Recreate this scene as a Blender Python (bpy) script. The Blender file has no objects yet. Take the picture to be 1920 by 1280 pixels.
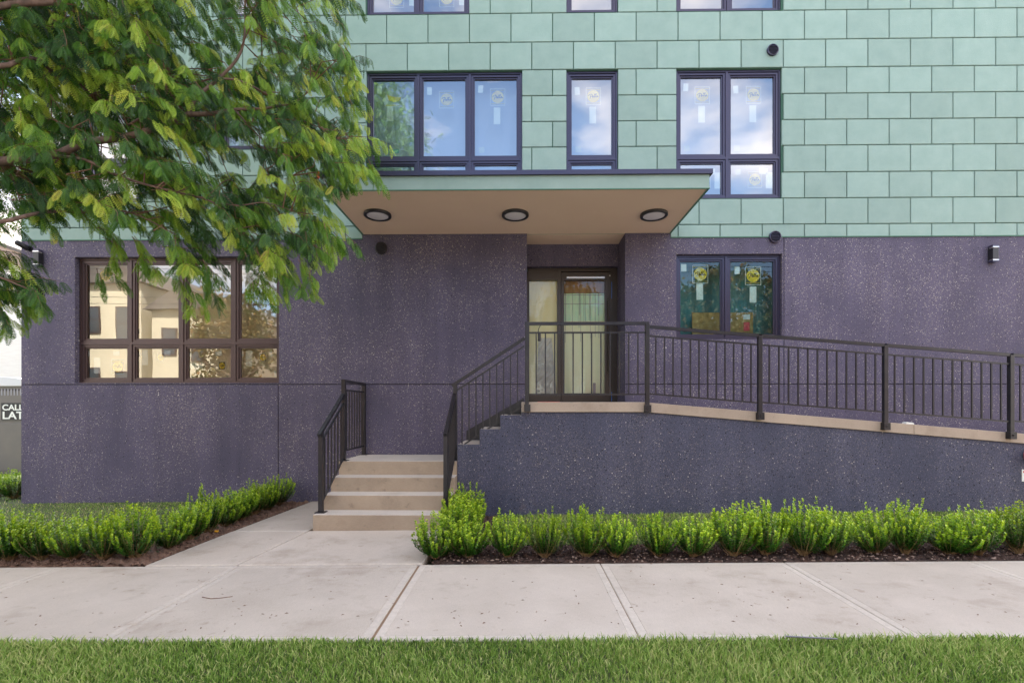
import bpy, bmesh, math, random
import numpy as np
from mathutils import Vector
sc = bpy.context.scene
col = sc.collection
rng = np.random.default_rng(7)
random.seed(7)
R = math.radians

# ------------------------------------------------------------------ camera
CAM = np.array([0.0, -7.07, 1.41]); YAW = -0.0135; F = 900.0; HY = 767.0
cd = bpy.data.cameras.new('camera'); cam = bpy.data.objects.new('camera', cd); col.objects.link(cam)
cam.location = CAM; cam.rotation_euler = (R(90), 0, -YAW)
cd.sensor_width = 36; cd.lens = F / 1920 * 36; cd.shift_y = (HY - 640) / 1920
cd.clip_start = 0.05; cd.clip_end = 2000
sc.camera = cam
# ------------------------------------------------------------------ world + sun
SUN_EL, SUN_AZ = R(54), R(18)          # sun stands behind the building, a little to the right
w = bpy.data.worlds.new('World'); sc.world = w; w.use_nodes = True
nt = w.node_tree; nt.nodes.clear()
def wn(t, **k):
    n = nt.nodes.new(t)
    for a, b in k.items(): setattr(n, a, b)
    return n
sky = wn('ShaderNodeTexSky', sky_type='NISHITA', sun_disc=False, sun_elevation=SUN_EL, sun_rotation=SUN_AZ,
         air_density=1.0, dust_density=1.2, ozone_density=1.0, altitude=10)
tc = wn('ShaderNodeTexCoord'); mp = wn('ShaderNodeMapping'); mp.inputs['Scale'].default_value = (1.0, 1.0, 2.2)
mp.inputs['Location'].default_value = (1.15, 0.5, 0.7)
nz = wn('ShaderNodeTexNoise'); nz.inputs['Scale'].default_value = 1.7; nz.inputs['Detail'].default_value = 7; nz.inputs['Roughness'].default_value = .55
rp = wn('ShaderNodeMapRange'); rp.inputs['From Min'].default_value = .44; rp.inputs['From Max'].default_value = .62
mx = wn('ShaderNodeMix', data_type='RGBA'); mx.inputs['B'].default_value = (8.0, 7.05, 6.2, 1)
bg = wn('ShaderNodeBackground'); bg.inputs['Strength'].default_value = 0.12
wo = wn('ShaderNodeOutputWorld')
L = nt.links.new
L(tc.outputs['Generated'], mp.inputs['Vector']); L(mp.outputs[0], nz.inputs['Vector']); L(nz.outputs['Fac'], rp.inputs['Value'])
L(rp.outputs[0], mx.inputs['Factor']); L(sky.outputs[0], mx.inputs['A']); L(mx.outputs['Result'], bg.inputs['Color']); L(bg.outputs[0], wo.inputs[0])
sl = bpy.data.lights.new('sun', 'SUN'); sun = bpy.data.objects.new('sun', sl); col.objects.link(sun)
sl.energy = 5.0; sl.angle = R(0.5); sl.color = (1, .95, .87)
sdir = Vector((math.sin(SUN_AZ) * math.cos(SUN_EL), math.cos(SUN_AZ) * math.cos(SUN_EL), math.sin(SUN_EL)))
sun.rotation_euler = sdir.to_track_quat('Z', 'Y').to_euler(); sun.location = sdir * 40
vs = sc.view_settings
vs.view_transform = 'Standard'; vs.look = 'None'; vs.exposure = 2.35; vs.gamma = 1; vs.use_curve_mapping = False

# ------------------------------------------------------------------ mapping helpers (picture measurements -> metres)
def ray(px, py):
    u = (px - 960) / F; v = (HY - py) / F
    return np.array([math.sin(YAW) + u * math.cos(YAW), math.cos(YAW) - u * math.sin(YAW), v])
def P(px, py, Y=0.0):
    d = ray(px, py); return CAM + d * ((Y - CAM[1]) / d[1])
def G(px, py, z=0.0):
    d = ray(px, py); return CAM + d * ((z - CAM[2]) / d[2])

# ------------------------------------------------------------------ materials
def mat(name, base=(.5, .5, .5), rough=.6, metal=0.0, var=None, vscale=3.0, bump=0.0, bscale=200.0, spec=.5, stretch=(1, 1, 1),
        tint=None, trans=0.0, objrand=0.0):
    """principled material; var = second colour mixed by noise; tint = list of ramp colours read from the 'tint' attribute"""
    m = bpy.data.materials.new(name); m.use_nodes = True; t = m.node_tree; b = t.nodes['Principled BSDF']; lk = t.links.new
    b.inputs['Base Color'].default_value = (*base, 1); b.inputs['Roughness'].default_value = rough; b.inputs['Metallic'].default_value = metal
    b.inputs['Specular IOR Level'].default_value = spec
    geo = t.nodes.new('ShaderNodeNewGeometry'); mpp = t.nodes.new('ShaderNodeMapping'); mpp.inputs['Scale'].default_value = stretch
    lk(geo.outputs['Position'], mpp.inputs['Vector'])
    last = None
    if tint:
        at = t.nodes.new('ShaderNodeAttribute'); at.attribute_name = 'tint'
        cr = t.nodes.new('ShaderNodeValToRGB'); els = cr.color_ramp.elements
        while len(els) < len(tint): els.new(.5)
        for i, c in enumerate(tint): els[i].position = i / (len(tint) - 1); els[i].color = (*c, 1)
        lk(at.outputs['Fac'], cr.inputs['Fac']); last = cr.outputs['Color']
    elif var:
        n = t.nodes.new('ShaderNodeTexNoise'); n.inputs['Scale'].default_value = vscale; n.inputs['Detail'].default_value = 6; n.inputs['Roughness'].default_value = .6
        lk(mpp.outputs[0], n.inputs['Vector'])
        mr = t.nodes.new('ShaderNodeMapRange'); mr.inputs['From Min'].default_value = .33; mr.inputs['From Max'].default_value = .67
        lk(n.outputs['Fac'], mr.inputs['Value'])
        x = t.nodes.new('ShaderNodeMix'); x.data_type = 'RGBA'; x.inputs['A'].default_value = (*base, 1); x.inputs['B'].default_value = (*var, 1)
        lk(mr.outputs[0], x.inputs['Factor']); last = x.outputs['Result']
    if objrand:
        oi = t.nodes.new('ShaderNodeObjectInfo'); mr = t.nodes.new('ShaderNodeMapRange')
        mr.inputs['To Min'].default_value = 1 - objrand; mr.inputs['To Max'].default_value = 1 + objrand
        lk(oi.outputs['Random'], mr.inputs['Value'])
        vm = t.nodes.new('ShaderNodeVectorMath'); vm.operation = 'SCALE'
        if last: lk(last, vm.inputs[0])
        else: vm.inputs[0].default_value = base
        lk(mr.outputs[0], vm.inputs['Scale']); last = vm.outputs[0]
    if last: lk(last, b.inputs['Base Color'])
    if bump:
        n = t.nodes.new('ShaderNodeTexNoise'); n.inputs['Scale'].default_value = bscale; n.inputs['Detail'].default_value = 4
        lk(mpp.outputs[0], n.inputs['Vector'])
        bp = t.nodes.new('ShaderNodeBump'); bp.inputs['Strength'].default_value = bump; bp.inputs['Distance'].default_value = .004
        lk(n.outputs['Fac'], bp.inputs['Height']); lk(bp.outputs[0], b.inputs['Normal'])
    if trans:
        tr = t.nodes.new('ShaderNodeBsdfTranslucent'); ms = t.nodes.new('ShaderNodeMixShader'); ms.inputs[0].default_value = trans
        if last: lk(last, tr.inputs['Color'])
        else: tr.inputs['Color'].default_value = (*base, 1)
        out = t.nodes['Material Output']; lk(b.outputs[0], ms.inputs[1]); lk(tr.outputs[0], ms.inputs[2]); lk(ms.outputs[0], out.inputs['Surface'])
    return m

def stucco_mat(name, base, var, dens=0.0, sp=1.0):
    """dark synthetic stucco with embedded pale chips and small dark pits"""
    m = bpy.data.materials.new(name); m.use_nodes = True; t = m.node_tree; b = t.nodes['Principled BSDF']; lk = t.links.new
    N = t.nodes.new
    b.inputs['Roughness'].default_value = .75; b.inputs['Specular IOR Level'].default_value = .3
    geo = N('ShaderNodeNewGeometry')
    wob = N('ShaderNodeTexNoise'); wob.inputs['Scale'].default_value = 45; lk(geo.outputs['Position'], wob.inputs['Vector'])
    vm = N('ShaderNodeVectorMath'); vm.operation = 'MULTIPLY_ADD'; vm.inputs[1].default_value = (.016, .016, .016)
    lk(wob.outputs['Color'], vm.inputs[0]); lk(geo.outputs['Position'], vm.inputs[2])
    big = N('ShaderNodeTexNoise'); big.inputs['Scale'].default_value = 1.1; big.inputs['Detail'].default_value = 5; lk(geo.outputs['Position'], big.inputs['Vector'])
    fine = N('ShaderNodeTexNoise'); fine.inputs['Scale'].default_value = 130; fine.inputs['Detail'].default_value = 3; lk(geo.outputs['Position'], fine.inputs['Vector'])
    def M(op, a, b_, clamp=False):
        n = N('ShaderNodeMath'); n.operation = op; n.use_clamp = clamp
        for i, v in enumerate((a, b_)):
            if isinstance(v, (int, float)): n.inputs[i].default_value = v
            else: lk(v, n.inputs[i])
        return n.outputs[0]
    def mix(f, a, b_):
        x = N('ShaderNodeMix'); x.data_type = 'RGBA'; lk(f, x.inputs['Factor'])
        for k, v in (('A', a), ('B', b_)):
            if isinstance(v, tuple): x.inputs[k].default_value = (*v, 1)
            else: lk(v, x.inputs[k])
        return x.outputs['Result']
    mr = N('ShaderNodeMapRange'); mr.inputs['From Min'].default_value = .3; mr.inputs['From Max'].default_value = .7; lk(big.outputs['Fac'], mr.inputs['Value'])
    c = mix(mr.outputs[0], base, var)
    fm = N('ShaderNodeMapRange'); fm.inputs['From Min'].default_value = .3; fm.inputs['From Max'].default_value = .7
    fm.inputs['To Min'].default_value = .45; fm.inputs['To Max'].default_value = 1.6; lk(fine.outputs['Fac'], fm.inputs['Value'])
    sc_ = N('ShaderNodeVectorMath'); sc_.operation = 'SCALE'; lk(c, sc_.inputs[0]); lk(fm.outputs[0], sc_.inputs['Scale']); c = sc_.outputs[0]
    def cells(scale, thr, rad, densmod):
        v = N('ShaderNodeTexVoronoi'); v.inputs['Scale'].default_value = scale; lk(vm.outputs[0], v.inputs['Vector'])
        s = N('ShaderNodeSeparateColor'); lk(v.outputs['Color'], s.inputs[0])
        th = M('SUBTRACT', thr + densmod * .5, M('MULTIPLY', big.outputs['Fac'], densmod))
        sel = M('GREATER_THAN', s.outputs[0], th)
        r_ = M('MULTIPLY', M('ADD', s.outputs[1], .35), rad)
        ins = M('LESS_THAN', v.outputs['Distance'], r_)
        return M('MULTIPLY', sel, ins)
    # splash dirt and efflorescence near the ground, faint vertical streaks
    sm = N('ShaderNodeMapping'); sm.inputs['Scale'].default_value = (3.2, 3.2, .35); lk(geo.outputs['Position'], sm.inputs['Vector'])
    sn = N('ShaderNodeTexNoise'); sn.inputs['Scale'].default_value = 1.5; sn.inputs['Detail'].default_value = 5; lk(sm.outputs[0], sn.inputs['Vector'])
    sr = N('ShaderNodeMapRange'); sr.inputs['From Min'].default_value = .3; sr.inputs['From Max'].default_value = .7; sr.inputs['To Min'].default_value = .88; sr.inputs['To Max'].default_value = 1.12; lk(sn.outputs['Fac'], sr.inputs['Value'])
    sc2 = N('ShaderNodeVectorMath'); sc2.operation = 'SCALE'; lk(c, sc2.inputs[0]); lk(sr.outputs[0], sc2.inputs['Scale']); c = sc2.outputs[0]
    xyz = N('ShaderNodeSeparateXYZ'); lk(geo.outputs['Position'], xyz.inputs[0])
    dn = N('ShaderNodeTexNoise'); dn.inputs['Scale'].default_value = 3.3; dn.inputs['Detail'].default_value = 9; dn.inputs['Roughness'].default_value = .7; lk(geo.outputs['Position'], dn.inputs['Vector'])
    zr_ = N('ShaderNodeMapRange'); zr_.inputs['From Min'].default_value = .05; zr_.inputs['From Max'].default_value = .75; zr_.inputs['To Min'].default_value = .56; zr_.inputs['To Max'].default_value = .72; lk(xyz.outputs['Z'], zr_.inputs['Value'])
    df = M('MULTIPLY', M('SUBTRACT', dn.outputs['Fac'], zr_.outputs[0]), 7.0, True)
    c = mix(M('MULTIPLY', df, .55), c, (.24, .17, .13))
    pits = cells(46, .86, .33, .1); c = mix(pits, c, (.008, .008, .01))
    c = mix(cells(100, .82, .40 * sp, .9), c, (.26, .23, .22))
    c = mix(cells(52, .89 - dens, .33 * sp, .9), c, (.46, .42, .38))
    c = mix(cells(23, .965 - dens * .5, .19 * sp, .5), c, (.60, .56, .52) if sp == 1 else (.40, .36, .32))
    lk(c, b.inputs['Base Color'])
    bp = N('ShaderNodeBump'); bp.inputs['Strength'].default_value = .35; bp.inputs['Distance'].default_value = .004
    lk(fine.outputs['Fac'], bp.inputs['Height']); lk(bp.outputs[0], b.inputs['Normal'])
    return m

def concrete_mat(name, base, var, stain, brush=(14, 1.2, 1)):
    m = bpy.data.materials.new(name); m.use_nodes = True; t = m.node_tree; b = t.nodes['Principled BSDF']; lk = t.links.new; N = t.nodes.new
    b.inputs['Roughness'].default_value = .85; b.inputs['Specular IOR Level'].default_value = .25
    geo = N('ShaderNodeNewGeometry')
    def noise(s, d=5, st=(1, 1, 1), off=0):
        mp_ = N('ShaderNodeMapping'); mp_.inputs['Scale'].default_value = st; mp_.inputs['Location'].default_value = (off, off, off); lk(geo.outputs['Position'], mp_.inputs['Vector'])
        n = N('ShaderNodeTexNoise'); n.inputs['Scale'].default_value = s; n.inputs['Detail'].default_value = d; n.inputs['Roughness'].default_value = .62; lk(mp_.outputs[0], n.inputs['Vector'])
        return n.outputs['Fac']
    def rngn(v, a, b_, c_=0, d_=1):
        n = N('ShaderNodeMapRange'); n.inputs['From Min'].default_value = a; n.inputs['From Max'].default_value = b_
        n.inputs['To Min'].default_value = c_; n.inputs['To Max'].default_value = d_; lk(v, n.inputs['Value']); return n.outputs[0]
    def mix(f, a, b_):
        x = N('ShaderNodeMix'); x.data_type = 'RGBA'; lk(f, x.inputs['Factor'])
        for k, v in (('A', a), ('B', b_)):
            if isinstance(v, tuple): x.inputs[k].default_value = (*v, 1)
            else: lk(v, x.inputs[k])
        return x.outputs['Result']
    c = mix(rngn(noise(1.6), .35, .68), base, var)
    c = mix(rngn(noise(2.3, 8, (1, 1.25, 1), 5), .54, .74, 0, .6), c, stain)
    c = mix(rngn(noise(9, 7, (1, 1.1, 1), 9), .62, .70, 0, .5), c, stain)
    oi = N('ShaderNodeObjectInfo')
    f1 = rngn(noise(300, 3), .3, .7, .88, 1.12); f2 = rngn(noise(30, 3, brush), .3, .7, .92, 1.08); f3 = rngn(oi.outputs['Random'], 0, 1, .95, 1.05)
    for f in (f1, f2, f3):
        v = N('ShaderNodeVectorMath'); v.operation = 'SCALE'; lk(c, v.inputs[0]); lk(f, v.inputs['Scale']); c = v.outputs[0]
    sp = rngn(noise(38, 2, (1, 1, 1), 3), .79, .81, 0, .7); c = mix(sp, c, (.09, .07, .06))
    lk(c, b.inputs['Base Color'])
    bp = N('ShaderNodeBump'); bp.inputs['Strength'].default_value = .25; bp.inputs['Distance'].default_value = .002
    lk(noise(60, 4, brush), bp.inputs['Height']); lk(bp.outputs[0], b.inputs['Normal'])
    return m

def glass_mat(name, refl, tint=(.85, .92, .92)):
    m = bpy.data.materials.new(name); m.use_nodes = True; t = m.node_tree; t.nodes.clear(); N = t.nodes.new; lk = t.links.new
    o = N('ShaderNodeOutputMaterial'); g = N('ShaderNodeBsdfGlossy'); g.inputs['Roughness'].default_value = .0; g.inputs['Color'].default_value = (.97, .98, 1, 1)
    tr = N('ShaderNodeBsdfTransparent'); tr.inputs['Color'].default_value = (*tint, 1)
    lw = N('ShaderNodeFresnel'); lw.inputs['IOR'].default_value = 1.5
    ad = N('ShaderNodeMath'); ad.operation = 'ADD'; ad.use_clamp = True; ad.inputs[1].default_value = refl; lk(lw.outputs[0], ad.inputs[0])
    ms = N('ShaderNodeMixShader'); lk(ad.outputs[0], ms.inputs[0]); lk(tr.outputs[0], ms.inputs[1]); lk(g.outputs[0], ms.inputs[2]); lk(ms.outputs[0], o.inputs[0])
    # slight waviness of the panes
    geo = N('ShaderNodeNewGeometry'); n = N('ShaderNodeTexNoise'); n.inputs['Scale'].default_value = 1.6; n.inputs['Detail'].default_value = 1
    lk(geo.outputs['Position'], n.inputs['Vector']); bp = N('ShaderNodeBump'); bp.inputs['Strength'].default_value = .06; bp.inputs['Distance'].default_value = .01
    lk(n.outputs['Fac'], bp.inputs['Height']); lk(bp.outputs[0], g.inputs['Normal'])
    return m

M = {}
M['green'] = mat('green_stucco', (.25, .36, .325), .8, var=(.29, .402, .365), vscale=4.5, bump=.8, bscale=140, spec=.25, objrand=.07)
M['green_back'] = mat('green_joint', (.10, .21, .155), .85, spec=.2)
M['green_plain'] = mat('green_fascia', (.25, .35, .315), .8, var=(.30, .40, .365), vscale=3, bump=.4, bscale=150, spec=.25)
M['stucco'] = stucco_mat('dark_speckled_stucco', (.083, .074, .116), (.110, .095, .146))
M['stucco_low'] = stucco_mat('blue_grey_speckled_stucco', (.060, .063, .098), (.080, .080, .118), -.02, .8)
M['joint'] = mat('stucco_joint', (.02, .02, .026), .9)
M['soffit'] = mat('tan_soffit_paint', (.76, .56, .43), .7, var=(.79, .59, .46), vscale=1.2, bump=.1, bscale=120, spec=.3)
M['metal'] = mat('dark_bronze_metal', (.045, .04, .075), .28, .35, spec=.6)
M['frame_b'] = mat('brown_window_frame', (.075, .045, .045), .4, .2, spec=.5)
M['black'] = mat('black_paint', (.013, .013, .017), .36, .2, var=(.026, .025, .030), vscale=8, bump=.05, bscale=90)
M['doorframe'] = mat('door_frame_aluminium', (.055, .045, .040), .35, .5)
M['concrete'] = concrete_mat('sidewalk_concrete', (.49, .428, .368), (.425, .368, .312), (.28, .225, .175))
M['band'] = concrete_mat('tooled_concrete_edge', (.52, .46, .40), (.465, .41, .355), (.35, .28, .225), (1, 1, 1))
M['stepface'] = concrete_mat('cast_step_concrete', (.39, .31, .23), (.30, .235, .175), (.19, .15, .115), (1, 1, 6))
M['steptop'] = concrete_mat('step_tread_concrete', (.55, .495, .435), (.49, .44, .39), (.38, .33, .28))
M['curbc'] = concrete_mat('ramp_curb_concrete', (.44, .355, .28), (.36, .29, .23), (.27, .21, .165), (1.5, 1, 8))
M['dirt'] = mat('joint_dirt', (.26, .17, .11), .95)
M['soil'] = mat('dark_mulch_soil', (.030, .020, .018), .95, var=(.085, .045, .032), vscale=7, bump=1, bscale=60)
M['redsoil'] = mat('reddish_soil', (.12, .065, .045), .95, var=(.20, .12, .085), vscale=9, bump=1, bscale=60)
M['lawn'] = mat('lawn_ground', (.06, .085, .025), .95, var=(.075, .075, .035), vscale=6, bump=1, bscale=50)
M['ground'] = mat('open_ground', (.06, .075, .035), .95, var=(.10, .09, .06), vscale=.6)
M['asphalt'] = mat('asphalt', (.085, .082, .078), .9, var=(.11, .105, .10), vscale=4, bump=.6, bscale=120)
M['grass'] = mat('grass_blade', tint=[(.06, .13, .02), (.17, .30, .04), (.36, .48, .12), (.66, .56, .30)], rough=.55, trans=.3, spec=.3)
M['leaf'] = mat('locust_leaflet', tint=[(.010, .040, .007), (.036, .115, .010), (.13, .275, .016), (.36, .50, .05), (.50, .44, .06)], rough=.45, trans=.34, spec=.4)  # ramp also paints clump shade and sunlit highlights; last tone is yellow leaves
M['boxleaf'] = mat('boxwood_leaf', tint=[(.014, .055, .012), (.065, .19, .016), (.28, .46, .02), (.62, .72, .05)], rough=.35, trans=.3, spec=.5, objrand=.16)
M['boxstem'] = mat('boxwood_stem', (.26, .17, .08), .8)
M['bark'] = mat('reddish_bark', (.085, .052, .040), .85, var=(.19, .12, .09), vscale=26, bump=1.0, bscale=60, stretch=(1, 1, .4))
M['twig'] = mat('young_twig', (.15, .075, .04), .7)
M['glass_up'] = glass_mat('upper_window_glass', .26)
M['glass_low'] = glass_mat('ground_window_glass', .15, (.97, .95, .90))
M['glass_teal'] = glass_mat('teal_window_glass', .03, (.80, .95, .92))
M['glass_door'] = glass_mat('door_glass', .0, (.99, 1, .97))
M['room'] = mat('pale_pane_backing', (.55, .58, .70), .9)  # put close behind the upper panes to pale their blue sky reflection
M['beige'] = mat('beige_drywall', (.86, .76, .56), .9, var=(.78, .66, .50), vscale=1.5)
M['teal'] = mat('teal_wrap', (.14, .46, .50), .8, var=(.07, .20, .22), vscale=2.4, stretch=(2.2, 1, .1))
M['osb'] = mat('plywood_board', (.60, .40, .17), .8, var=(.36, .22, .08), vscale=14)
M['cream_sheet'] = mat('cream_pale_sheet', (.84, .78, .46), .6, var=(.88, .84, .58), vscale=2.5, stretch=(4, 1, .4))  # door sheet colours, pale enough to stand in for reflected houses and sky
M['mint_sheet'] = mat('mint_film', (.50, .82, .58), .6, var=(.74, .90, .66), vscale=6, stretch=(5, 1, .7))
M['mint_pale'] = mat('pale_film', (.88, .86, .62), .6, var=(.80, .82, .54), vscale=4, stretch=(5, 1, .3))
M['film'] = mat('crumpled_plastic_film', (.50, .48, .45), .3, var=(.68, .66, .60), vscale=7, bump=1, bscale=9)
M['lintelwood'] = mat('brown_timber_header', (.34, .19, .08), .7, var=(.25, .13, .05), vscale=6, stretch=(6, 1, .3))
M['white_sticker'] = mat('white_paper_label', (.78, .80, .76), .7)
M['clear_sticker'] = mat('translucent_label', (.60, .63, .62), .5)
M['yellow'] = mat('yellow_print', (.75, .58, .04), .6)
M['blackprint'] = mat('black_print', (.02, .02, .02), .6)
M['darkprint'] = mat('dark_sticker_ground', (.10, .11, .10), .6)
M['cyan'] = mat('cyan_label', (.02, .42, .50), .6)
M['lamp_white'] = mat('opal_diffuser', (.72, .68, .72), .35)
M['whitewall'] = mat('white_painted_brick', (.85, .82, .76), .8, var=(.78, .74, .68), vscale=5, stretch=(.6, 1, 9), bump=.5, bscale=12)
M['rake'] = mat('pink_soffit', (.52, .38, .32), .8)
M['roofing'] = mat('roof_shingles', (.12, .10, .09), .9, var=(.17, .15, .13), vscale=8)
M['toilet'] = mat('grey_polyethylene', (.11, .10, .095), .45, var=(.13, .115, .105), vscale=3)
M['toiletroof'] = mat('translucent_white_roof', (.62, .63, .66), .4)
M['red'] = mat('red_plastic', (.65, .03, .03), .4)
M['pink'] = mat('red_enamel', (.55, .06, .10), .3)
M['chrome'] = mat('brushed_steel', (.6, .6, .62), .25, 1.0)
M['steel'] = mat('galvanised_steel', (.22, .22, .25), .45, .8)
M['stone'] = mat('pebble', (.20, .14, .11), .9, var=(.36, .26, .21), vscale=14)
M['cream'] = mat('cream_siding', (.68, .60, .42), .8, var=(.58, .51, .36), vscale=3, stretch=(1, 1, 6))
M['redbrick'] = mat('red_brick_wall', (.36, .13, .085), .85, var=(.48, .22, .15), vscale=7, stretch=(1, 1, 4))
M['darkglass'] = mat('dark_window_pane', (.05, .06, .07), .1, spec=.8)
M['farleaf'] = mat('autumn_tree_leaf', tint=[(.05, .075, .02), (.14, .13, .03), (.26, .17, .05), (.33, .17, .06)], rough=.6, trans=.3)
M['orange'] = mat('orange_tag', (.75, .36, .03), .5)
M['blue'] = mat('blue_tape', (.03, .13, .45), .5)

# ------------------------------------------------------------------ object helpers
def link(o, parent=None):
    col.objects.link(o)
    if parent is not None: o.parent = parent
    return o
def tag(o, label=None, cat=None, group=None, kind=None):
    if label: o['label'] = label
    if cat: o['category'] = cat
    if group: o['group'] = group
    if kind: o['kind'] = kind
    return o
def thing(name, label, cat, loc=(0, 0, 0), group=None):
    o = bpy.data.objects.new(name, None); col.objects.link(o); o.location = loc; o.empty_display_size = .1
    return tag(o, label, cat, group)
class MB:
    def __init__(s): s.v = []; s.f = []; s.m = []
    def quad(s, a, b, c, d, m=0):
        n = len(s.v); s.v += [tuple(a), tuple(b), tuple(c), tuple(d)]; s.f.append((n, n + 1, n + 2, n + 3)); s.m.append(m)
    def box(s, x0, x1, y0, y1, z0, z1, m=0, ch=0.0):
        """box; ch = chamfer on the four edges of the front (-Y) face"""
        n = len(s.v); x0, x1 = min(x0, x1), max(x0, x1); y0, y1 = min(y0, y1), max(y0, y1); z0, z1 = min(z0, z1), max(z0, z1)
        if ch:
            r = lambda y, e: [(x0 + e, y, z0 + e), (x1 - e, y, z0 + e), (x1 - e, y, z1 - e), (x0 + e, y, z1 - e)]
            s.v += r(y0, ch) + r(y0 + ch, 0) + r(y1, 0)
            fs = [(0, 1, 2, 3), (11, 10, 9, 8)]
            for k in range(2):
                for i in range(4):
                    j = (i + 1) % 4; fs.append((k * 4 + j, k * 4 + i, k * 4 + 4 + i, k * 4 + 4 + j))
        else:
            s.v += [(x0, y0, z0), (x1, y0, z0), (x1, y0, z1), (x0, y0, z1), (x0, y1, z0), (x1, y1, z0), (x1, y1, z1), (x0, y1, z1)]
            fs = [(0, 1, 2, 3), (5, 4, 7, 6), (4, 0, 3, 7), (1, 5, 6, 2), (3, 2, 6, 7), (4, 5, 1, 0)]
        s.f += [tuple(i + n for i in f) for f in fs]; s.m += [m] * len(fs)
    def extrude(s, prof, y0, y1, m=0):
        """polygon in XZ extruded along Y"""
        n = len(s.v); k = len(prof); s.v += [(x, y0, z) for x, z in prof] + [(x, y1, z) for x, z in prof]
        s.f += [tuple(range(n, n + k)), tuple(reversed(range(n + k, n + 2 * k)))]; s.m += [m, m]
        for i in range(k):
            j = (i + 1) % k; s.f.append((n + j, n + i, n + k + i, n + k + j)); s.m.append(m)
    def tube(s, pts, rad, sides=8, m=0, square=False, caps=True):
        pts = [Vector(p) for p in pts]; n0 = len(s.v); K = len(pts)
        up = Vector((0, 0, 1)) if abs((pts[-1] - pts[0]).normalized().z) < .9 else Vector((0, 1, 0))
        for i, p in enumerate(pts):
            t = (pts[min(i + 1, K - 1)] - pts[max(i - 1, 0)]).normalized(); a = t.cross(up).normalized(); b = a.cross(t)
            r = rad[i] if isinstance(rad, (list, tuple)) else rad
            for q in range(sides):
                an = 2 * math.pi * q / sides + (math.pi / 4 if square else 0); rr = r * (math.sqrt(2) if square else 1)
                s.v.append(tuple(p + a * math.cos(an) * rr + b * math.sin(an) * rr))
        for i in range(K - 1):
            for q in range(sides):
                q2 = (q + 1) % sides; s.f.append((n0 + i * sides + q, n0 + i * sides + q2, n0 + (i + 1) * sides + q2, n0 + (i + 1) * sides + q)); s.m.append(m)
        if caps: s.f += [tuple(n0 + q for q in reversed(range(sides))), tuple(n0 + (K - 1) * sides + q for q in range(sides))]; s.m += [m, m]
    def disc(s, c, r, axis='y', n=32, m=0, flip=False):
        k = len(s.v)
        for i in range(n):
            a = 2 * math.pi * i / n
            s.v.append((c[0] + r * math.cos(a), c[1], c[2] + r * math.sin(a)) if axis == 'y' else (c[0] + r * math.cos(a), c[1] + r * math.sin(a), c[2]))
        f = tuple(range(k, k + n)); s.f.append(f[::-1] if flip else f); s.m.append(m)
    def mesh(s, name, mats):
        me = bpy.data.meshes.new(name); me.from_pydata(s.v, [], s.f)
        for mm in (mats if isinstance(mats, (list, tuple)) else [mats]): me.materials.append(mm)
        me.polygons.foreach_set('material_index', s.m); me.update(); return me
    def build(s, name, mats, parent=None, loc=None, bevel=0.0, smooth=False):
        me = s.mesh(name, mats)
        if bevel:
            bm = bmesh.new(); bm.from_mesh(me); bmesh.ops.remove_doubles(bm, verts=bm.verts, dist=1e-5)
            bmesh.ops.bevel(bm, geom=bm.edges, offset=bevel, segments=2, affect='EDGES', profile=.5); bm.to_mesh(me); bm.free()
        if smooth: me.polygons.foreach_set('use_smooth', [True] * len(me.polygons))
        o = bpy.data.objects.new(name, me)
        if loc is not None: o.location = loc
        return link(o, parent)
def raw_mesh(name, verts, quads, mats, tint=None):
    me = bpy.data.meshes.new(name); nv, nf = len(verts), len(quads); k = quads.shape[1]
    me.vertices.add(nv); me.vertices.foreach_set('co', verts.astype(np.float32).ravel())
    me.loops.add(nf * k); me.loops.foreach_set('vertex_index', quads.astype(np.int32).ravel())
    me.polygons.add(nf); me.polygons.foreach_set('loop_start', np.arange(0, nf * k, k, dtype=np.int32)); me.polygons.foreach_set('loop_total', np.full(nf, k, dtype=np.int32))
    for mm in (mats if isinstance(mats, (list, tuple)) else [mats]): me.materials.append(mm)
    me.update(calc_edges=True)
    if tint is not None:
        a = me.attributes.new('tint', 'FLOAT', 'POINT'); a.data.foreach_set('value', tint.astype(np.float32).ravel())
    return me
def raw_obj(name, me, parent=None, loc=None):
    o = bpy.data.objects.new(name, me)
    if loc is not None: o.location = loc
    return link(o, parent)

# ------------------------------------------------------------------ measured levels
SL = 0.0109
def base_z(x): return SL * float(np.clip(x, -9, 9))
def gz(x, y): return base_z(x) + .09 * float(np.clip((y + 2.69) / 2.69, 0, 1))
XL, XR = -7.425, 9.6                        # building's left corner, far right end
Z_BAND = float((P(1470, 446)[2] + P(140, 449)[2]) / 2)
ROWS = [Z_BAND] + [float(P(1920, y)[2]) for y in (418, 369, 320, 269.6, 221, 172, 122.6, 70, 15)]
ROWS += [ROWS[-1] + .385, ROWS[-1] + .77]
PW = float(P(1906.9, 40)[0] - P(1271.3, 40)[0]) / 8
PX0 = float(P(1271.3, 40)[0])
Z_GRV = float(P(1000, 720)[2])
ZW0, ZW1 = ROWS[2] + .004, ROWS[7] - .006
def fx(px): return float(P(px, 400)[0])
WIN_UP = {'L1': (fx(70), fx(262)), 'L2': (fx(412), fx(508)), 'A': (fx(687), fx(979)), 'B': (fx(1062), fx(1159)), 'C': (fx(1268), fx(1466))}
WIN_LO = {'D': (fx(140), fx(523), float(P(330, 718)[2]), float(P(330, 481)[2])), 'E': (fx(1268), fx(1467), float(P(1367, 636)[2]), float(P(1367, 476)[2]))}
RX0, RX1 = fx(988), fx(1172)               # door recess
Z_SOF = float(P(968, 439)[2]); Z_PLAT = 1.505; RD = .46
print('levels', Z_BAND, ROWS, PW, Z_GRV, WIN_UP, WIN_LO, RX0, RX1, Z_SOF)

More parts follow.
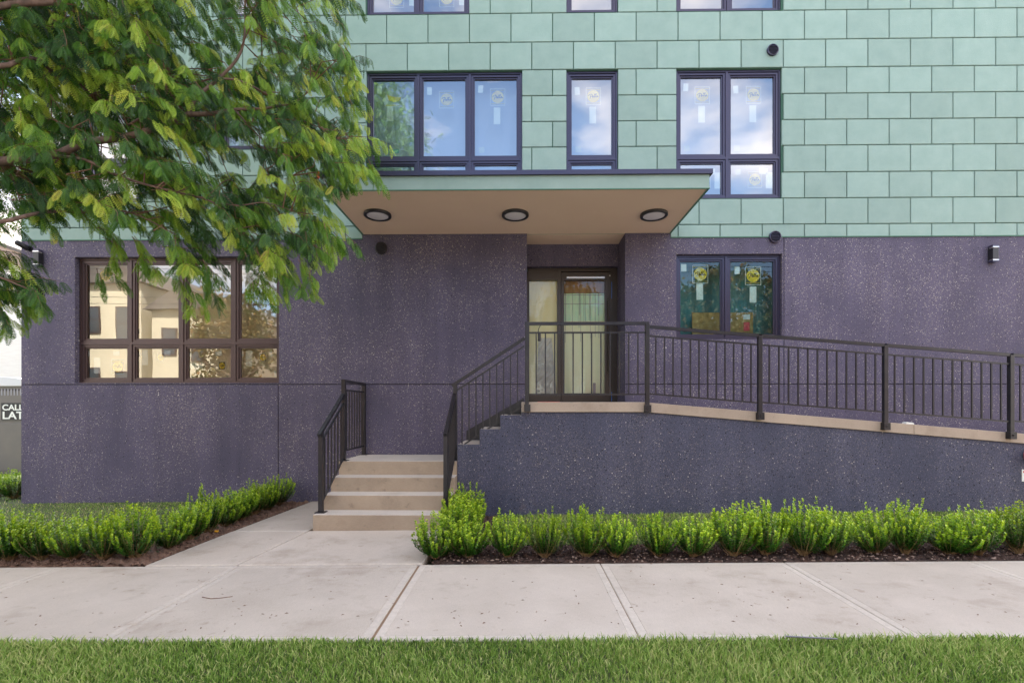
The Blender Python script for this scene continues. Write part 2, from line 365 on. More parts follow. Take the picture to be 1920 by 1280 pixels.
# ================================================================== GROUND
def sheet(name, xs, ys, zf, m, kind='structure', label=None, parent=None, skirt=0):
    V = []; Fq = []
    for y in ys:
        for x in xs: V.append((x, y, zf(x, y)))
    nx = len(xs)
    for j in range(len(ys) - 1):
        for i in range(nx - 1): Fq.append((j * nx + i, j * nx + i + 1, (j + 1) * nx + i + 1, (j + 1) * nx + i))
    me = bpy.data.meshes.new(name); me.from_pydata(V, [], Fq); me.materials.append(m); me.update()
    o = link(bpy.data.objects.new(name, me), parent); o['kind'] = kind
    if label: o['label'] = label
    return o
fx_ = [-900, -200, -60, -25, -14] + [i * 1.0 for i in range(-9, 10)] + [14, 25, 60, 200, 900]
def zg_(x, y):
    z = gz(x, y) - .07
    if y < -5.45: z = base_z(x) - .22
    return z
sheet('ground', fx_, [-900, -200, -60, -30, -17, -14, -5.6, -5.46, -5.42, -4.1, -2.69, -1.3, 0, 6, 15, 60, 200, 900], zg_, M['ground'])
sheet('road', fx_, [-13.2, -9, -5.62], lambda x, y: base_z(x) - .14, M['asphalt'], label='asphalt street behind the grass verge')
kb = MB()
for i in range(-10, 12):
    x0, x1 = i * 1.8, i * 1.8 + 1.79; z = base_z(i * 1.8)
    kb.box(x0, x1, -5.62, -5.46, z - .2, z + .0)
kb.build('kerb', M['concrete'], bevel=.01)['kind'] = 'structure'
sheet('far_sidewalk', fx_, [-16.2, -13.4], lambda x, y: base_z(x) - .02, M['concrete'])

# ---- sidewalk slabs
SY0, SY1 = -4.13, -2.69
JX = [-.91 + 1.655 * k for k in range(-4, 6)]
sw = sheet('sidewalk', [-900, -60, -14] + [i * 1.0 for i in range(-9, 10)] + [14, 60, 900], [SY0 + .01, SY1 - .01], lambda x, y: base_z(x) - .010, M['dirt'], label='light concrete sidewalk of broad slabs with tooled joints')
def slab(name, pts, zf, parent, th=.08, band=0.055, gap_mat=None):
    """bevelled slab from a convex quad outline; a smoother tooled band runs along its edges"""
    P2 = [Vector((p[0], p[1])) for p in pts]; c = sum(P2, Vector((0, 0))) / len(P2)
    def inset(d):
        n = len(P2); out = []
        for i in range(n):
            a, b, e = P2[i - 1], P2[i], P2[(i + 1) % n]
            d1 = (b - a).normalized(); d2 = (e - b).normalized(); n1 = Vector((-d1.y, d1.x)); n2 = Vector((-d2.y, d2.x))
            k = n1 + n2; out.append(b + k * (d / (1 + n1.dot(n2))))
        return out
    rings = [(0, -th), (0, -.006), (.006, 0), (band, 0), (band + .003, -.0025), (band + .007, 0)]
    V = []; Fc = []; mi = []; n = len(P2)
    for d, dz in rings:
        for p in inset(d): V.append((p.x, p.y, zf(p.x, p.y) + dz))
    for r in range(len(rings) - 1):
        for i in range(n):
            j = (i + 1) % n; Fc.append((r * n + i, r * n + j, (r + 1) * n + j, (r + 1) * n + i)); mi.append(1 if r < 4 else 0)
    Fc.append(tuple((len(rings) - 1) * n + i for i in range(n))); mi.append(0)
    me = bpy.data.meshes.new(name); me.from_pydata(V, [], Fc); me.materials.append(M['concrete']); me.materials.append(M['band']); me.polygons.foreach_set('material_index', mi); me.update()
    return link(bpy.data.objects.new(name, me), parent)
zs = lambda x, y: base_z(x)
xs_ = [JX[0] - 1.655] + JX + [JX[-1] + 1.655]
for a, b in zip(xs_[:-1], xs_[1:]):
    g0 = .010 if abs(a + .91) < .01 else .003; g1 = .010 if abs(b + .91) < .01 else .003
    slab('slab', [(a + g0, SY0), (b - g1, SY0), (b - g1, SY1), (a + g0, SY1)], zs, sw)
# ---- entrance path: a main panel in front of the steps, a strip to its left running to the wall
def zp(x, y): return base_z(x) + .004 + (.062) * float(np.clip((y + 2.69) / .95, 0, 1)) + .02 * float(np.clip((y + 1.7) / 1.7, 0, 1))
STX0, STX1, STY = -2.32, -.79, -1.69       # steps: left, right edge; first riser
path = sheet('path', [-3.46, -2.6, -.86], [-2.68, -1.7], lambda x, y: zp(x, y) - .05, M['dirt'], label='pale concrete entrance path between the two hedges')
slab('slab', [(-2.585, -2.68), (-.88, -2.68), (STX1, STY), (STX0 - .035, STY)], zp, path, band=.02)
slab('slab', [(-3.45, -2.68), (-2.60, -2.68), (STX0 - .055, STY), (-3.24, STY)], zp, path, band=.02)
slab('slab', [(-3.235, STY + .006), (STX0 - .055, STY + .006), (STX0 - .03, -.02), (-3.05, -.02)], zp, path, band=.02)

# ---- lawns, soil beds
def lumpy(x, y, a=.018): return a * (math.sin(x * 23 + 3 * math.sin(y * 17)) * math.sin(y * 29 + x * 5)) + a * .7 * math.sin(x * 61 + y * 47)
bx_ = [-.80 + i * .035 for i in range(300)]
sheet('soil_bed', bx_, [-2.675 + i * .035 for i in range(17)], lambda x, y: gz(x, y) - .012 + lumpy(x, y) * (0 if y < -2.66 else 1), M['soil'], label='dark mulch bed under the right hedge')
sheet('soil_bed', [-.78 + i * .035 for i in range(16)], [-2.08 + i * .035 for i in range(34)], lambda x, y: gz(x, y) - .010 + lumpy(x, y), M['soil'], label='dark mulch beside the right side of the steps')
lxs = [-7.6 + i * .035 for i in range(131)]
sheet('soil_bed', lxs, [-2.675 + i * .035 for i in range(13)], lambda x, y: gz(x, y) - .012 + lumpy(x, y) * (0 if y < -2.66 else 1) - (.05 if x > -3.5 else 0), M['redsoil'], label='reddish soil under the left hedge')
def edge_x(y): return -3.46 + .41 * (y + 2.68) / 2.66     # left edge of the path
V = []; Fq = []; ny = 70; nx = 16
for j in range(ny):
    y = -2.66 + 2.6 * j / (ny - 1)
    for i in range(nx):
        x = edge_x(y) - .005 - .5 * i / (nx - 1); V.append((x, y, gz(x, y) + (.006 if i > 1 else 0) - (.01 if i == 0 else 0) + lumpy(x, y) * .8))
for j in range(ny - 1):
    for i in range(nx - 1): Fq.append((j * nx + i, (j + 1) * nx + i, (j + 1) * nx + i + 1, j * nx + i + 1))
me = bpy.data.meshes.new('soil_bed'); me.from_pydata(V, [], Fq); me.materials.append(M['redsoil']); me.update()
o = link(bpy.data.objects.new('soil_bed', me)); o['kind'] = 'structure'; o['label'] = 'reddish soil along the path under the left hedge'
sheet('lawn', [-12, -9, -7, -5, -3.9, -3.5], [-2.28, -1.2, 0], lambda x, y: gz(x, y) - .004, M['lawn'])
sheet('lawn', [-12, -9, -7.4], [0.01, 3, 9], lambda x, y: gz(x, y) - .004, M['lawn'])
sheet('lawn', [-.28, 1, 3, 5, 7, 9.5], [-2.12, -1.5, -.92], lambda x, y: gz(x, y) - .004, M['lawn'])
sheet('lawn', [-900, -60, -14, -9, -6, -3, 0, 3, 6, 9, 14, 60, 900], [-5.45, -4.8, -4.11], lambda x, y: base_z(x) - .012, M['lawn'], label='grass verge along the kerb')

def grass(name, n, xr, yr, zf, h, wd, seed, label, tr=(0, 1), mask=None, edge=None):
    g = np.random.default_rng(seed)
    x = g.uniform(*xr, n); y = g.uniform(*yr, n)
    if mask is not None: k = mask(x, y); x, y = x[k], y[k]
    n = len(x)
    z = np.array([zf(a, b) for a, b in zip(x, y)]) if n < 1 else SL * np.clip(x, -9, 9) + (.09 * np.clip((y + 2.69) / 2.69, 0, 1) if zf is gz else 0)
    patch = .5 + .5 * np.sin(x * 2.3 + 1.3 * np.sin(y * 3.1)) * np.sin(y * 4.1 + x)
    H = h * g.uniform(.45, 1.15, n) * (.75 + .4 * patch); a = g.uniform(0, 6.283, n); W = wd * g.uniform(.6, 1.3, n)
    lean = H * g.uniform(.15, .95, n); la = g.uniform(0, 6.283, n)
    s = np.stack([np.cos(a) * W, np.sin(a) * W, np.zeros(n)], 1); b = np.stack([x, y, z - .01], 1)
    lv = np.stack([np.cos(la) * lean, np.sin(la) * lean, np.zeros(n)], 1)
    m1 = b + lv * .3 + np.stack([0 * H, 0 * H, H * .6], 1); m2 = b + lv + np.stack([0 * H, 0 * H, H * .95], 1)
    V = np.stack([b - s, b + s, m1 + s * .8, m1 - s * .8, m2 + s * .12, m2 - s * .12], 1).reshape(-1, 3)
    i = np.arange(n)[:, None] * 6
    Q = np.concatenate([i + np.array([[0, 1, 2, 3]]), i + np.array([[3, 2, 4, 5]])], 0)
    t = np.clip(g.normal(.42, .2, n) + .3 * (patch - .5), 0, .78); t[g.random(n) < .13] = g.uniform(.8, 1, (g.random(n) < 2).sum())[:1]
    me = raw_mesh(name, V, Q, M['grass'], np.repeat(t, 6)); o = raw_obj(name, me); return tag(o, label, 'grass', kind='stuff')
grass('grass', 105000, (-4.6, 4.6), (-5.1, -4.125), zs, .046, .0030, 1, 'short green grass on the verge in front of the sidewalk')
grass('grass', 26000, (-10, 10), (-5.44, -4.09), zs, .07, .003, 2, 'green verge grass further along the street', mask=lambda x, y: (np.abs(x) > 4.6) | (y < -5.1))
grass('grass', 42000, (-9.5, -3.5), (-2.3, -.02), gz, .032, .003, 3, 'short lawn grass between the left hedge and the wall', mask=lambda x, y: x < -3.46 + .41 * (y + 2.68) / 2.66 - .42)
grass('grass', 52000, (-.3, 8.5), (-2.14, -.93), gz, .040, .003, 4, 'short lawn grass between the right hedge and ramp wall')
grass('grass', 9000, (-12, -7.4), (0, 6), gz, .07, .005, 5, 'grass beside the left corner of the dark wall')

def clods(name, n, xr, yr, size, m, seed, label, xf=None):
    g = np.random.default_rng(seed); V = []; Q = []
    base = np.array([(1, 0, 0), (-1, 0, 0), (0, 1, 0), (0, -1, 0), (0, 0, 1), (0, 0, -1)], float)
    tri = [(0, 2, 4), (2, 1, 4), (1, 3, 4), (3, 0, 4), (2, 0, 5), (1, 2, 5), (3, 1, 5), (0, 3, 5)]
    for i in range(n):
        y = g.uniform(*yr); x = g.uniform(*xr) if xf is None else xf(y, g); s = size * g.uniform(.4, 1.4) ** 1.5
        v = base * g.uniform(.5, 1.2, (6, 1)) * s * np.array([1.2, 1, .7]); an = g.uniform(0, 6.28)
        rot = np.array([[math.cos(an), -math.sin(an), 0], [math.sin(an), math.cos(an), 0], [0, 0, 1]])
        v = v @ rot.T + np.array([x, y, gz(x, y) + s * .25]); k = len(V); V += list(v); Q += [tuple(k + q for q in t) for t in tri]
    me = bpy.data.meshes.new(name); me.from_pydata([tuple(v) for v in V], [], Q); me.materials.append(m); me.update()
    return tag(raw_obj(name, me), label, 'gravel', kind='stuff')
clods('gravel', 1500, (-.8, 8), (-2.66, -2.15), .011, M['stone'], 11, 'small brown pebbles and clods in the right soil bed')
clods('gravel', 1500, (-.8, 8), (-2.66, -2.15), .016, M['soil'], 12, 'dark clods of soil in the right bed')
clods('gravel', 900, (-7, -3.5), (-2.66, -2.4), .013, M['redsoil'], 13, 'reddish clods under the left hedge')
clods('gravel', 700, (0, 1), (-2.6, -.3), .014, M['redsoil'], 14, 'reddish clods along the path edge', xf=lambda y, g: edge_x(y) - abs(g.normal(0.02, .09)) - .01)

# ================================================================== APARTMENT BUILDING
bld = thing('apartment_building', 'pale green and dark speckled apartment building with flat entrance canopy', 'building', (0, 0, 0))
def front_cells(mb, x0, x1, z0, z1, holes, y, m=0, back=None, depth=.0):
    xs = sorted({x0, x1, *[min(max(h[0], x0), x1) for h in holes], *[min(max(h[1], x0), x1) for h in holes]})
    zz = sorted({z0, z1, *[min(max(h[2], z0), z1) for h in holes], *[min(max(h[3], z0), z1) for h in holes]})
    for a, b in zip(xs[:-1], xs[1:]):
        for c, d in zip(zz[:-1], zz[1:]):
            mx_, mz = (a + b) / 2, (c + d) / 2
            if b - a < 1e-6 or d - c < 1e-6 or any(h[0] < mx_ < h[1] and h[2] < mz < h[3] for h in holes): continue
            mb.quad((a, y, c), (b, y, c), (b, y, d), (a, y, d), m)
def reveal(mb, h, y0, y1, m=0):
    x0, x1, z0, z1 = h
    mb.quad((x0, y0, z0), (x0, y0, z1), (x0, y1, z1), (x0, y1, z0), m); mb.quad((x1, y0, z1), (x1, y0, z0), (x1, y1, z0), (x1, y1, z1), m)
    mb.quad((x0, y0, z1), (x1, y0, z1), (x1, y1, z1), (x0, y1, z1), m); mb.quad((x1, y0, z0), (x0, y0, z0), (x0, y1, z0), (x1, y1, z0), m)
ZT = 10.6
wl = MB()     # structural wall behind the finishes, closed round the building
holes_lo = [(v[0], v[1], v[2], v[3]) for v in WIN_LO.values()] + [(RX0, RX1, 1.3, Z_SOF)]
holes_up = [(v[0], v[1], ROWS[4] + .004 if k_ == 'L2' else ZW0, ZW1) for k_, v in WIN_UP.items()]
TOPZ = ROWS[9] - .006
WIN_TOP = {'T1': (fx(70), fx(262)), 'T2': (fx(412), fx(508)), 'A2': (fx(687), fx(880)), 'B2': (fx(1062), fx(1159)), 'C2': (fx(1268), fx(1466))}
ZTB = float((P(1367, 21)[2] + P(780, 27)[2]) / 2); ZTT = ZTB + 1.95
holes_top = [(v[0], v[1], ZTB, ZTT) for v in WIN_TOP.values()]
front_cells(wl, XL + .02, XR, -.3, ZT, holes_lo + holes_up + holes_top, .022)
wl.quad((XL + .02, 9, -.3), (XL + .02, .022, -.3), (XL + .02, .022, ZT), (XL + .02, 9, ZT)); wl.quad((XR, .022, -.3), (XR, 9, -.3), (XR, 9, ZT), (XR, .022, ZT))
wl.quad((XR, 9, -.3), (XL + .02, 9, -.3), (XL + .02, 9, ZT), (XR, 9, ZT)); wl.quad((XL + .02, .022, ZT), (XR, .022, ZT), (XR, 9, ZT), (XL + .02, 9, ZT))
wall = wl.build('wall', M['green_back'], bld)
# dark speckled stucco panels separated by reveal joints
GJ = .006
def dark_panel(x0, x1, z0, z1, holes, m, ends=(0, 0)):
    mb = MB(); hs = [h for h in holes if h[0] < x1 and h[1] > x0 and h[2] < z1 and h[3] > z0]
    front_cells(mb, x0, x1, z0, z1, hs, 0.0)
    for a, b, c, d in ((x0, x0, z0, z1), (x1, x1, z0, z1)): mb.quad((a, 0, c), (a, 0, d), (a, .021, d), (a, .021, c))
    mb.quad((x0, 0, z0), (x1, 0, z0), (x1, .021, z0), (x0, .021, z0)); mb.quad((x0, 0, z1), (x1, 0, z1), (x1, .021, z1), (x0, .021, z1))
    for h in hs:
        hh = (max(h[0], x0), min(h[1], x1), max(h[2], z0), min(h[3], z1)); reveal(mb, hh, 0.0, .16)
    return mb.build('stucco_panel', m, wall)
XJ1 = fx(521.5); XJ2 = fx(1470)
lo = [h for h in holes_lo]
lo_door = (RX0, RX1, -.5, Z_SOF)
dark_panel(XL, XJ1 - GJ, -.3, Z_GRV - GJ, [], M['stucco'])
dark_panel(XJ1 + GJ, RX0, -.3, Z_GRV - GJ, [], M['stucco'])
dark_panel(RX1, XJ2 - GJ, -.3, Z_GRV - GJ, [], M['stucco'])
dark_panel(XJ2 + GJ, XR, -.3, Z_GRV - GJ, [], M['stucco'])
CX0, CX1, CYF = fx(680), fx(1257), -1.44
dark_panel(XL, CX0, Z_GRV + GJ, Z_BAND - .006, [h for h in lo if h[0] < -1], M['stucco'])
dark_panel(CX0 + .0005, RX0, Z_GRV + GJ, Z_SOF + .02, [], M['stucco'])
dark_panel(RX1, CX1, Z_GRV + GJ, Z_SOF + .02, [], M['stucco'])
dark_panel(CX1 + .0005, XJ2 - GJ, Z_GRV + GJ, Z_BAND - .006, [h for h in lo if h[0] > 1 and h[1] > 3], M['stucco'])
dark_panel(XJ2 + GJ, XR, Z_GRV + GJ, Z_BAND - .006, [], M['stucco'])
mb = MB(); mb.quad((XL, .0, -.3), (XL, .0, Z_BAND - .006), (XL, 9.0, Z_BAND - .006), (XL, 9.0, -.3)); mb.build('side_wall', M['stucco'], bld)
mb = MB(); front_cells(mb, XL + .03, XR - .01, -.29, Z_BAND - .05, holes_lo + [(RX0, RX1, 1.2, Z_SOF + .3)], .0195); mb.build('joint_backing', M['joint'], bld)
# green scored panels, one object each
cache = {}
def panel(x0, x1, z0, z1):
    w_, h_ = round(x1 - x0, 3), round(z1 - z0, 3)
    if w_ < .03 or h_ < .03: return
    if (w_, h_) not in cache:
        mb = MB(); mb.box(-w_ / 2, w_ / 2, 0, .024, -h_ / 2, h_ / 2, ch=.005); cache[(w_, h_)] = mb.mesh('panel', M['green'])
    o = bpy.data.objects.new('panel', cache[(w_, h_)]); o.location = ((x0 + x1) / 2, -.004, (z0 + z1) / 2); link(o, wall); o['kind'] = 'structure'
G2 = .0062
holes_g = holes_up + holes_top
npan = 0
for r in range(10):
    z0, z1 = ROWS[r], ROWS[r + 1]; ph = 0 if r % 2 == 0 else .5
    if r == 9: ph = .5
    k0 = math.floor((XL - PX0) / PW) - 1
    for k in range(k0, 40):
        a = PX0 + (k + ph) * PW; b = a + PW
        if b < XL + .05 or a > 8.05: continue
        a = max(a, XL); b = min(b, 8.1); segs = [(a, b)]; zz0, zz1 = z0, z1
        if r == 0: segs = [(p_, q_) for p_, q_ in ((a, min(b, CX0)), (max(a, CX1), b)) if q_ - p_ > .03]
        for h in holes_g:
            if h[2] < zz1 - .01 and h[3] > zz0 + .01:
                if h[0] < b and h[1] > a and (h[2] > z0 + .2): zz1 = min(zz1, h[2] + G2) if h[2] - z0 > .3 else zz1
                ns = []
                for s, e in segs:
                    if h[1] <= s or h[0] >= e or zz1 <= h[2] + .02: ns.append((s, e)); continue
                    if h[0] > s: ns.append((s, h[0] + G2))
                    if h[1] < e: ns.append((h[1] - G2, e))
                segs = ns
        for s, e in segs: panel(s + G2, e - G2, zz0 + G2, zz1 - G2); npan += 1
print('panels', npan)
mb = MB(); front_cells(mb, XL, 8.1, ROWS[10] + G2, ZT, holes_top, -.004); front_cells(mb, 8.115, XR, Z_BAND, ZT, [], -.004)
mb.quad((XL, -.004, Z_BAND), (XL, -.004, ZT), (XL, 9.02, ZT), (XL, 9.02, Z_BAND)); mb.build('upper_wall', M['green_plain'], bld)
for h in holes_g:
    mb = MB(); reveal(mb, h, -.002, .12); mb.build('window_reveal', M['green_back'], bld)
mb = MB(); mb.box(XL - .01, CX0 - .001, -.012, .0, Z_BAND - .006, Z_BAND + .006); mb.box(CX1 + .001, XR, -.012, .0, Z_BAND - .006, Z_BAND + .006); mb.build('drip_edge', M['green_back'], bld)

# ---- stickers
def ribbon(mb, pts, wd, cx, y, cz, s, m):
    for (a, b) in zip(pts[:-1], pts[1:]):
        A = Vector(a); B = Vector(b); d = (B - A)
        if d.length < 1e-6: continue
        n = Vector((-d.y, d.x)).normalized() * wd / 2; e = d.normalized() * wd * .3; A = A - e; B = B + e
        q = [A - n, B - n, B + n, A + n]; mb.quad(*[(cx + p.x * s, y, cz + p.y * s) for p in q], m)
WORD = [[(-.36, .30), (-.46, .0), (-.56, -.36)], [(-.80, .06), (-.66, .27), (-.40, .36), (-.14, .28), (-.14, .12), (-.30, .0), (-.46, -.02)],
        [(-.18, -.10), (-.04, -.03), (-.03, .07), (-.12, .06), (-.18, -.06), (-.12, -.19), (.0, -.14), (.10, .02), (.26, .32), (.28, .40), (.21, .38), (.14, .1), (.12, -.10), (.2, -.14),
         (.30, .02), (.46, .32), (.48, .40), (.41, .38), (.34, .1), (.32, -.10), (.40, -.12)],
        [(.70, .06), (.60, .08), (.48, -.04), (.52, -.15), (.62, -.08), (.72, .05), (.70, -.10), (.78, -.14), (.88, -.06)]]
def sticker_logo(parent, x, z, s, y, dark=False):
    mb = MB(); hw, hh = s * .5, s * .59; t = s * .035
    if dark: mb.quad((x - hw, y + .002, z - hh), (x + hw, y + .002, z - hh), (x + hw, y + .002, z + hh), (x - hw, y + .002, z + hh), 3)
    for k in (-1, 1):
        mb.box(x - hw, x + hw, y, y + .001, z + k * hh - t / 2, z + k * hh + t / 2, 0)
        mb.box(x + k * hw - t / 2, x + k * hw + t / 2, y - .0002, y + .0012, z - hh, z + hh, 0)
        mb.box(x - hw, x + hw, y, y + .001, z + k * hh * .80 - t * .4, z + k * hh * .80 + t * .4, 1)
    mb.disc((x, y - .0006, z), s * .43, n=28, m=1)
    for st in WORD: ribbon(mb, [(a, b) for a, b in st], .085, x, y - .0014, z - s * .01, s * .42, 2)
    return mb.build('sticker', [M['white_sticker'], M['yellow'], M['blackprint'], M['darkprint']], parent)
def sticker_rect(parent, x, z, w_, h_, y, m='white_sticker', rot=0):
    mb = MB(); c, s = math.cos(rot), math.sin(rot)
    q = [(-w_ / 2, -h_ / 2), (w_ / 2, -h_ / 2), (w_ / 2, h_ / 2), (-w_ / 2, h_ / 2)]
    mb.quad(*[(x + a * c - b * s, y, z + a * s + b * c) for a, b in q]); return mb.build('sticker', M[m], parent)
def ring(mb, x0, x1, z0, z1, y0, y1, t, m=0):
    mb.box(x0, x1, y0, y1, z0, z0 + t, m); mb.box(x0, x1, y0, y1, z1 - t, z1, m)
    mb.box(x0, x0 + t, y0 + .0005, y1 - .0005, z0 + t, z1 - t, m); mb.box(x1 - t, x1, y0 + .0005, y1 - .0005, z0 + t, z1 - t, m)
def window(rect, mulls, trans, fm, gm, depth=.03, room=None, roomd=2.4, label=None, sash=.052, st='up', sills=None):
    """rect opening; mulls = x of the mullions; trans = z of the transom; one sash and one pane per light"""
    x0, x1, z0, z1 = rect; e = .004; x0 += e; x1 -= e; z0 += e; z1 -= e; ft = .026; mt = .017
    wdw = bpy.data.objects.new('window', None); link(wdw, bld)
    if label: wdw['label'] = label
    fr = MB(); y0 = depth; ring(fr, x0, x1, z0, z1, y0, y0 + .07, ft)
    xs = [x0 + ft] + list(mulls) + [x1 - ft]
    for x in mulls: fr.box(x - mt, x + mt, y0 + .001, y0 + .069, z0 + ft, z1 - ft)
    zz = [z0 + ft, z1 - ft]
    if trans:
        for a, b in zip(xs[:-1], xs[1:]): fr.box(a + (mt if a in mulls else 0), b - (mt if b in mulls else 0), y0 + .002, y0 + .068, trans - mt, trans + mt)
        zz = [z0 + ft, trans, z1 - ft]
    fr.build('window_frame', fm, wdw)
    py = y0 + .052; lights = []
    for a, b in zip(xs[:-1], xs[1:]):
        for c, d in zip(zz[:-1], zz[1:]):
            a_ = a + (mt if a in mulls else 0) + .002; b_ = b - (mt if b in mulls else 0) - .002
            c_ = c + (mt if c == trans else 0) + .002; d_ = d - (mt if d == trans else 0) - .002
            s = MB(); tt = sash * .6; ring(s, a_, b_, c_, d_, y0 + .014, y0 + .062, tt)
            ring(s, a_ + tt, b_ - tt, c_ + tt, d_ - tt, y0 + .030, y0 + .060, sash * .4); s.build('sash', fm, wdw)
            p = MB(); p.quad((a_ + sash * .9, py, c_ + sash * .9), (b_ - sash * .9, py, c_ + sash * .9), (b_ - sash * .9, py, d_ - sash * .9), (a_ + sash * .9, py, d_ - sash * .9))
            p.build('pane', gm, wdw); lights.append((a_ + sash, b_ - sash, c_ + sash, d_ - sash))
    ys = py + .004
    if room:
        rb = MB(); q0 = y0 + .071; q1 = q0 + roomd; X0, X1, Z0, Z1 = rect[0] - .3, rect[1] + .3, rect[2] - .3, rect[3] + .15
        rb.quad((X0, q1, Z0), (X1, q1, Z0), (X1, q1, Z1), (X0, q1, Z1)); rb.quad((X0, q0, Z0), (X0, q1, Z0), (X0, q1, Z1), (X0, q0, Z1)); rb.quad((X1, q1, Z0), (X1, q0, Z0), (X1, q0, Z1), (X1, q1, Z1))
        rb.quad((X0, q0, Z1), (X0, q1, Z1), (X1, q1, Z1), (X1, q0, Z1)); rb.quad((X0, q1, Z0), (X0, q0, Z0), (X1, q0, Z0), (X1, q1, Z0))
        rb.build('room', room, bld)
    return wdw, lights, ys
ZTR = float((P(830, 297)[2] + P(1364, 295)[2]) / 2)
def upstick(wdw, L_, ys, big=True, k=0):
    """labels in a tall light: makers logo, strip below, small square top left and faint one low left"""
    x0, x1, z0, z1 = L_; cx = (x0 + x1) / 2 + .0
    if big == 'torn':
        sticker_rect(wdw, x0 + .40 * (x1 - x0), z1 - .47, .10, .25, ys); mb = MB(); xx = x0 + .5 * (x1 - x0); zz = z1 - .27
        mb.quad((xx - .18, ys, zz - .02), (xx - .10, ys, zz - .12), (xx - .07, ys, zz + .02), (xx - .1, ys, zz + .09)); mb.build('sticker', M['white_sticker'], wdw)
        mb = MB(); n = 10; v = [(xx - .11, zz + .08), (xx - .02, zz + .04), (xx + .11, zz + .035), (xx + .08, zz - .03), (xx, zz - .045), (xx - .08, zz - .02)]
        k0 = len(mb.v); mb.v += [(a, ys - .001, b) for a, b in v]; mb.f.append(tuple(range(6))); mb.m.append(0); mb.build('sticker', M['yellow'], wdw)
        sticker_rect(wdw, xx + .02, zz - .075, .26, .012, ys); sticker_rect(wdw, xx - .02, zz - .09, .22, .01, ys - .001, 'yellow')
        sticker_rect(wdw, x0 + .30, z0 + .09, .15, .055, ys, 'cyan')
    elif big:
        sticker_logo(wdw, cx + .03, z1 - .25 - .03 * (k % 2), .215, ys)
        if k != 1: sticker_rect(wdw, cx + .02, z1 - .53 - .02 * (k % 2), .10, .25, ys)
    sticker_rect(wdw, x0 + .085, z1 - .13 - .02 * (k % 3), .075, .115, ys, rot=.05 * (k - 1))
    sticker_rect(wdw, x0 + .10, z0 + .10, .085, .085, ys, 'clear_sticker', rot=.1)
def lowstick(wdw, L_, ys, logo=.0, k=0):
    x0, x1, z0, z1 = L_
    sticker_rect(wdw, x1 - .14, z1 - .10, .12, .09, ys, rot=-.1); sticker_rect(wdw, x0 + .12, z1 - .11, .08, .08, ys, 'clear_sticker', rot=.1)
    sticker_logo(wdw, (x0 + x1) / 2 + .05, (z0 + z1) / 2 + .0, .2, ys)
    sticker_rect(wdw, (x0 + x1) / 2 + .26, (z0 + z1) / 2 - .01, .1, .24, ys)
up = {'A': [fx(783.5), fx(880.5)], 'B': [], 'C': [fx(1364.5)], 'L1': [fx(166)], 'L2': []}
names = {'A': 'triple dark framed window above the left half of the canopy', 'B': 'narrow single light window above the canopy', 'C': 'double window behind the right end of the canopy',
         'L1': 'double window largely hidden by the tree crown', 'L2': 'narrow window seen through the tree leaves'}
for k_, (a, b) in WIN_UP.items():
    wdw, ls, ys = window((a, b, ROWS[4] + .004 if k_ == 'L2' else ZW0, ZW1), up[k_], None if k_ == 'L2' else ZTR, M['metal'], M['glass_up'], room=M['room'], roomd=.25, label=names[k_])
    for i, l in enumerate(ls):
        if i % 2: upstick(wdw, l, ys, 'torn' if (k_ == 'A' and i == 1) else True, k={('A', 3): 1, ('A', 5): 0, ('B', 1): 2, ('C', 1): 0, ('C', 3): 2}.get((k_, i), 0))
        else: lowstick(wdw, l, ys)
for k_, (a, b) in WIN_TOP.items():
    wdw, ls, ys = window((a, b, ZTB, ZTT), [(a + b) / 2] if b - a > 1 else [], None, M['metal'], M['glass_up'], room=M['room'],
                         label='top floor window %s' % {'T1': 'hidden behind the crown', 'T2': 'narrow one behind the leaves', 'A2': 'above the triple window', 'B2': 'above the narrow window', 'C2': 'above the double window'}[k_])
    if k_ == 'A2':
        for l in ls: sticker_logo(wdw, (l[0] + l[1]) / 2 + .04, l[2] + .22, .215, ys); sticker_rect(wdw, (l[0] + l[1]) / 2 + .27, l[2] + .20, .09, .17, ys)
# ---- large ground floor window
x0, x1, z0, z1 = WIN_LO['D']
ZTR2 = float(P(330, 642)[2])
wdw, ls, ys = window((x0, x1, z0, z1), [fx(237), fx(334.5), fx(434)], ZTR2, M['frame_b'], M['glass_low'], depth=.075, room=M['beige'], roomd=.22, sash=.056, label='wide brown framed window of four bays at ground floor')
sd = {0: (fx(207), float(P(207, 686)[2]), .185, 1), 2: (fx(289), float(P(289, 668)[2]), .105, 1), 4: (fx(406), float(P(406, 684)[2]), .105, 1), 6: (fx(484), float(P(484, 668)[2]), .105, 1)}
for i, (a, b, s, d) in sd.items(): sticker_logo(wdw, a, b, s, ys, dark=True)
for px, py, w_, h_, m_, r_ in ((182, 685, .10, .24, 'clear_sticker', 0), (163, 663, .08, .08, 'clear_sticker', .1), (218, 662, .10, .07, 'clear_sticker', 0), (259, 664, .09, .075, 'darkprint', 0), (272, 670, .09, .23, 'clear_sticker', 0),
                               (314, 662, .10, .08, 'clear_sticker', 0), (365, 685, .24, .10, 'white_sticker', 0), (410, 662, .10, .08, 'white_sticker', .12), (356, 665, .07, .08, 'clear_sticker', 0), (467, 672, .10, .24, 'white_sticker', 0),
                               (452, 663, .08, .08, 'clear_sticker', .1), (509, 663, .04, .07, 'white_sticker', .4), (516, 700, .03, .09, 'white_sticker', .2), (258, 621, .065, .075, 'darkprint', 0), (450, 500, .08, .10, 'white_sticker', 0), (478, 552, .10, .24, 'white_sticker', 0),
                               (450, 622, .07, .08, 'clear_sticker', 0)):
    q = P(px, py, ys); sticker_rect(wdw, q[0], q[2], w_, h_, ys, m_, r_)
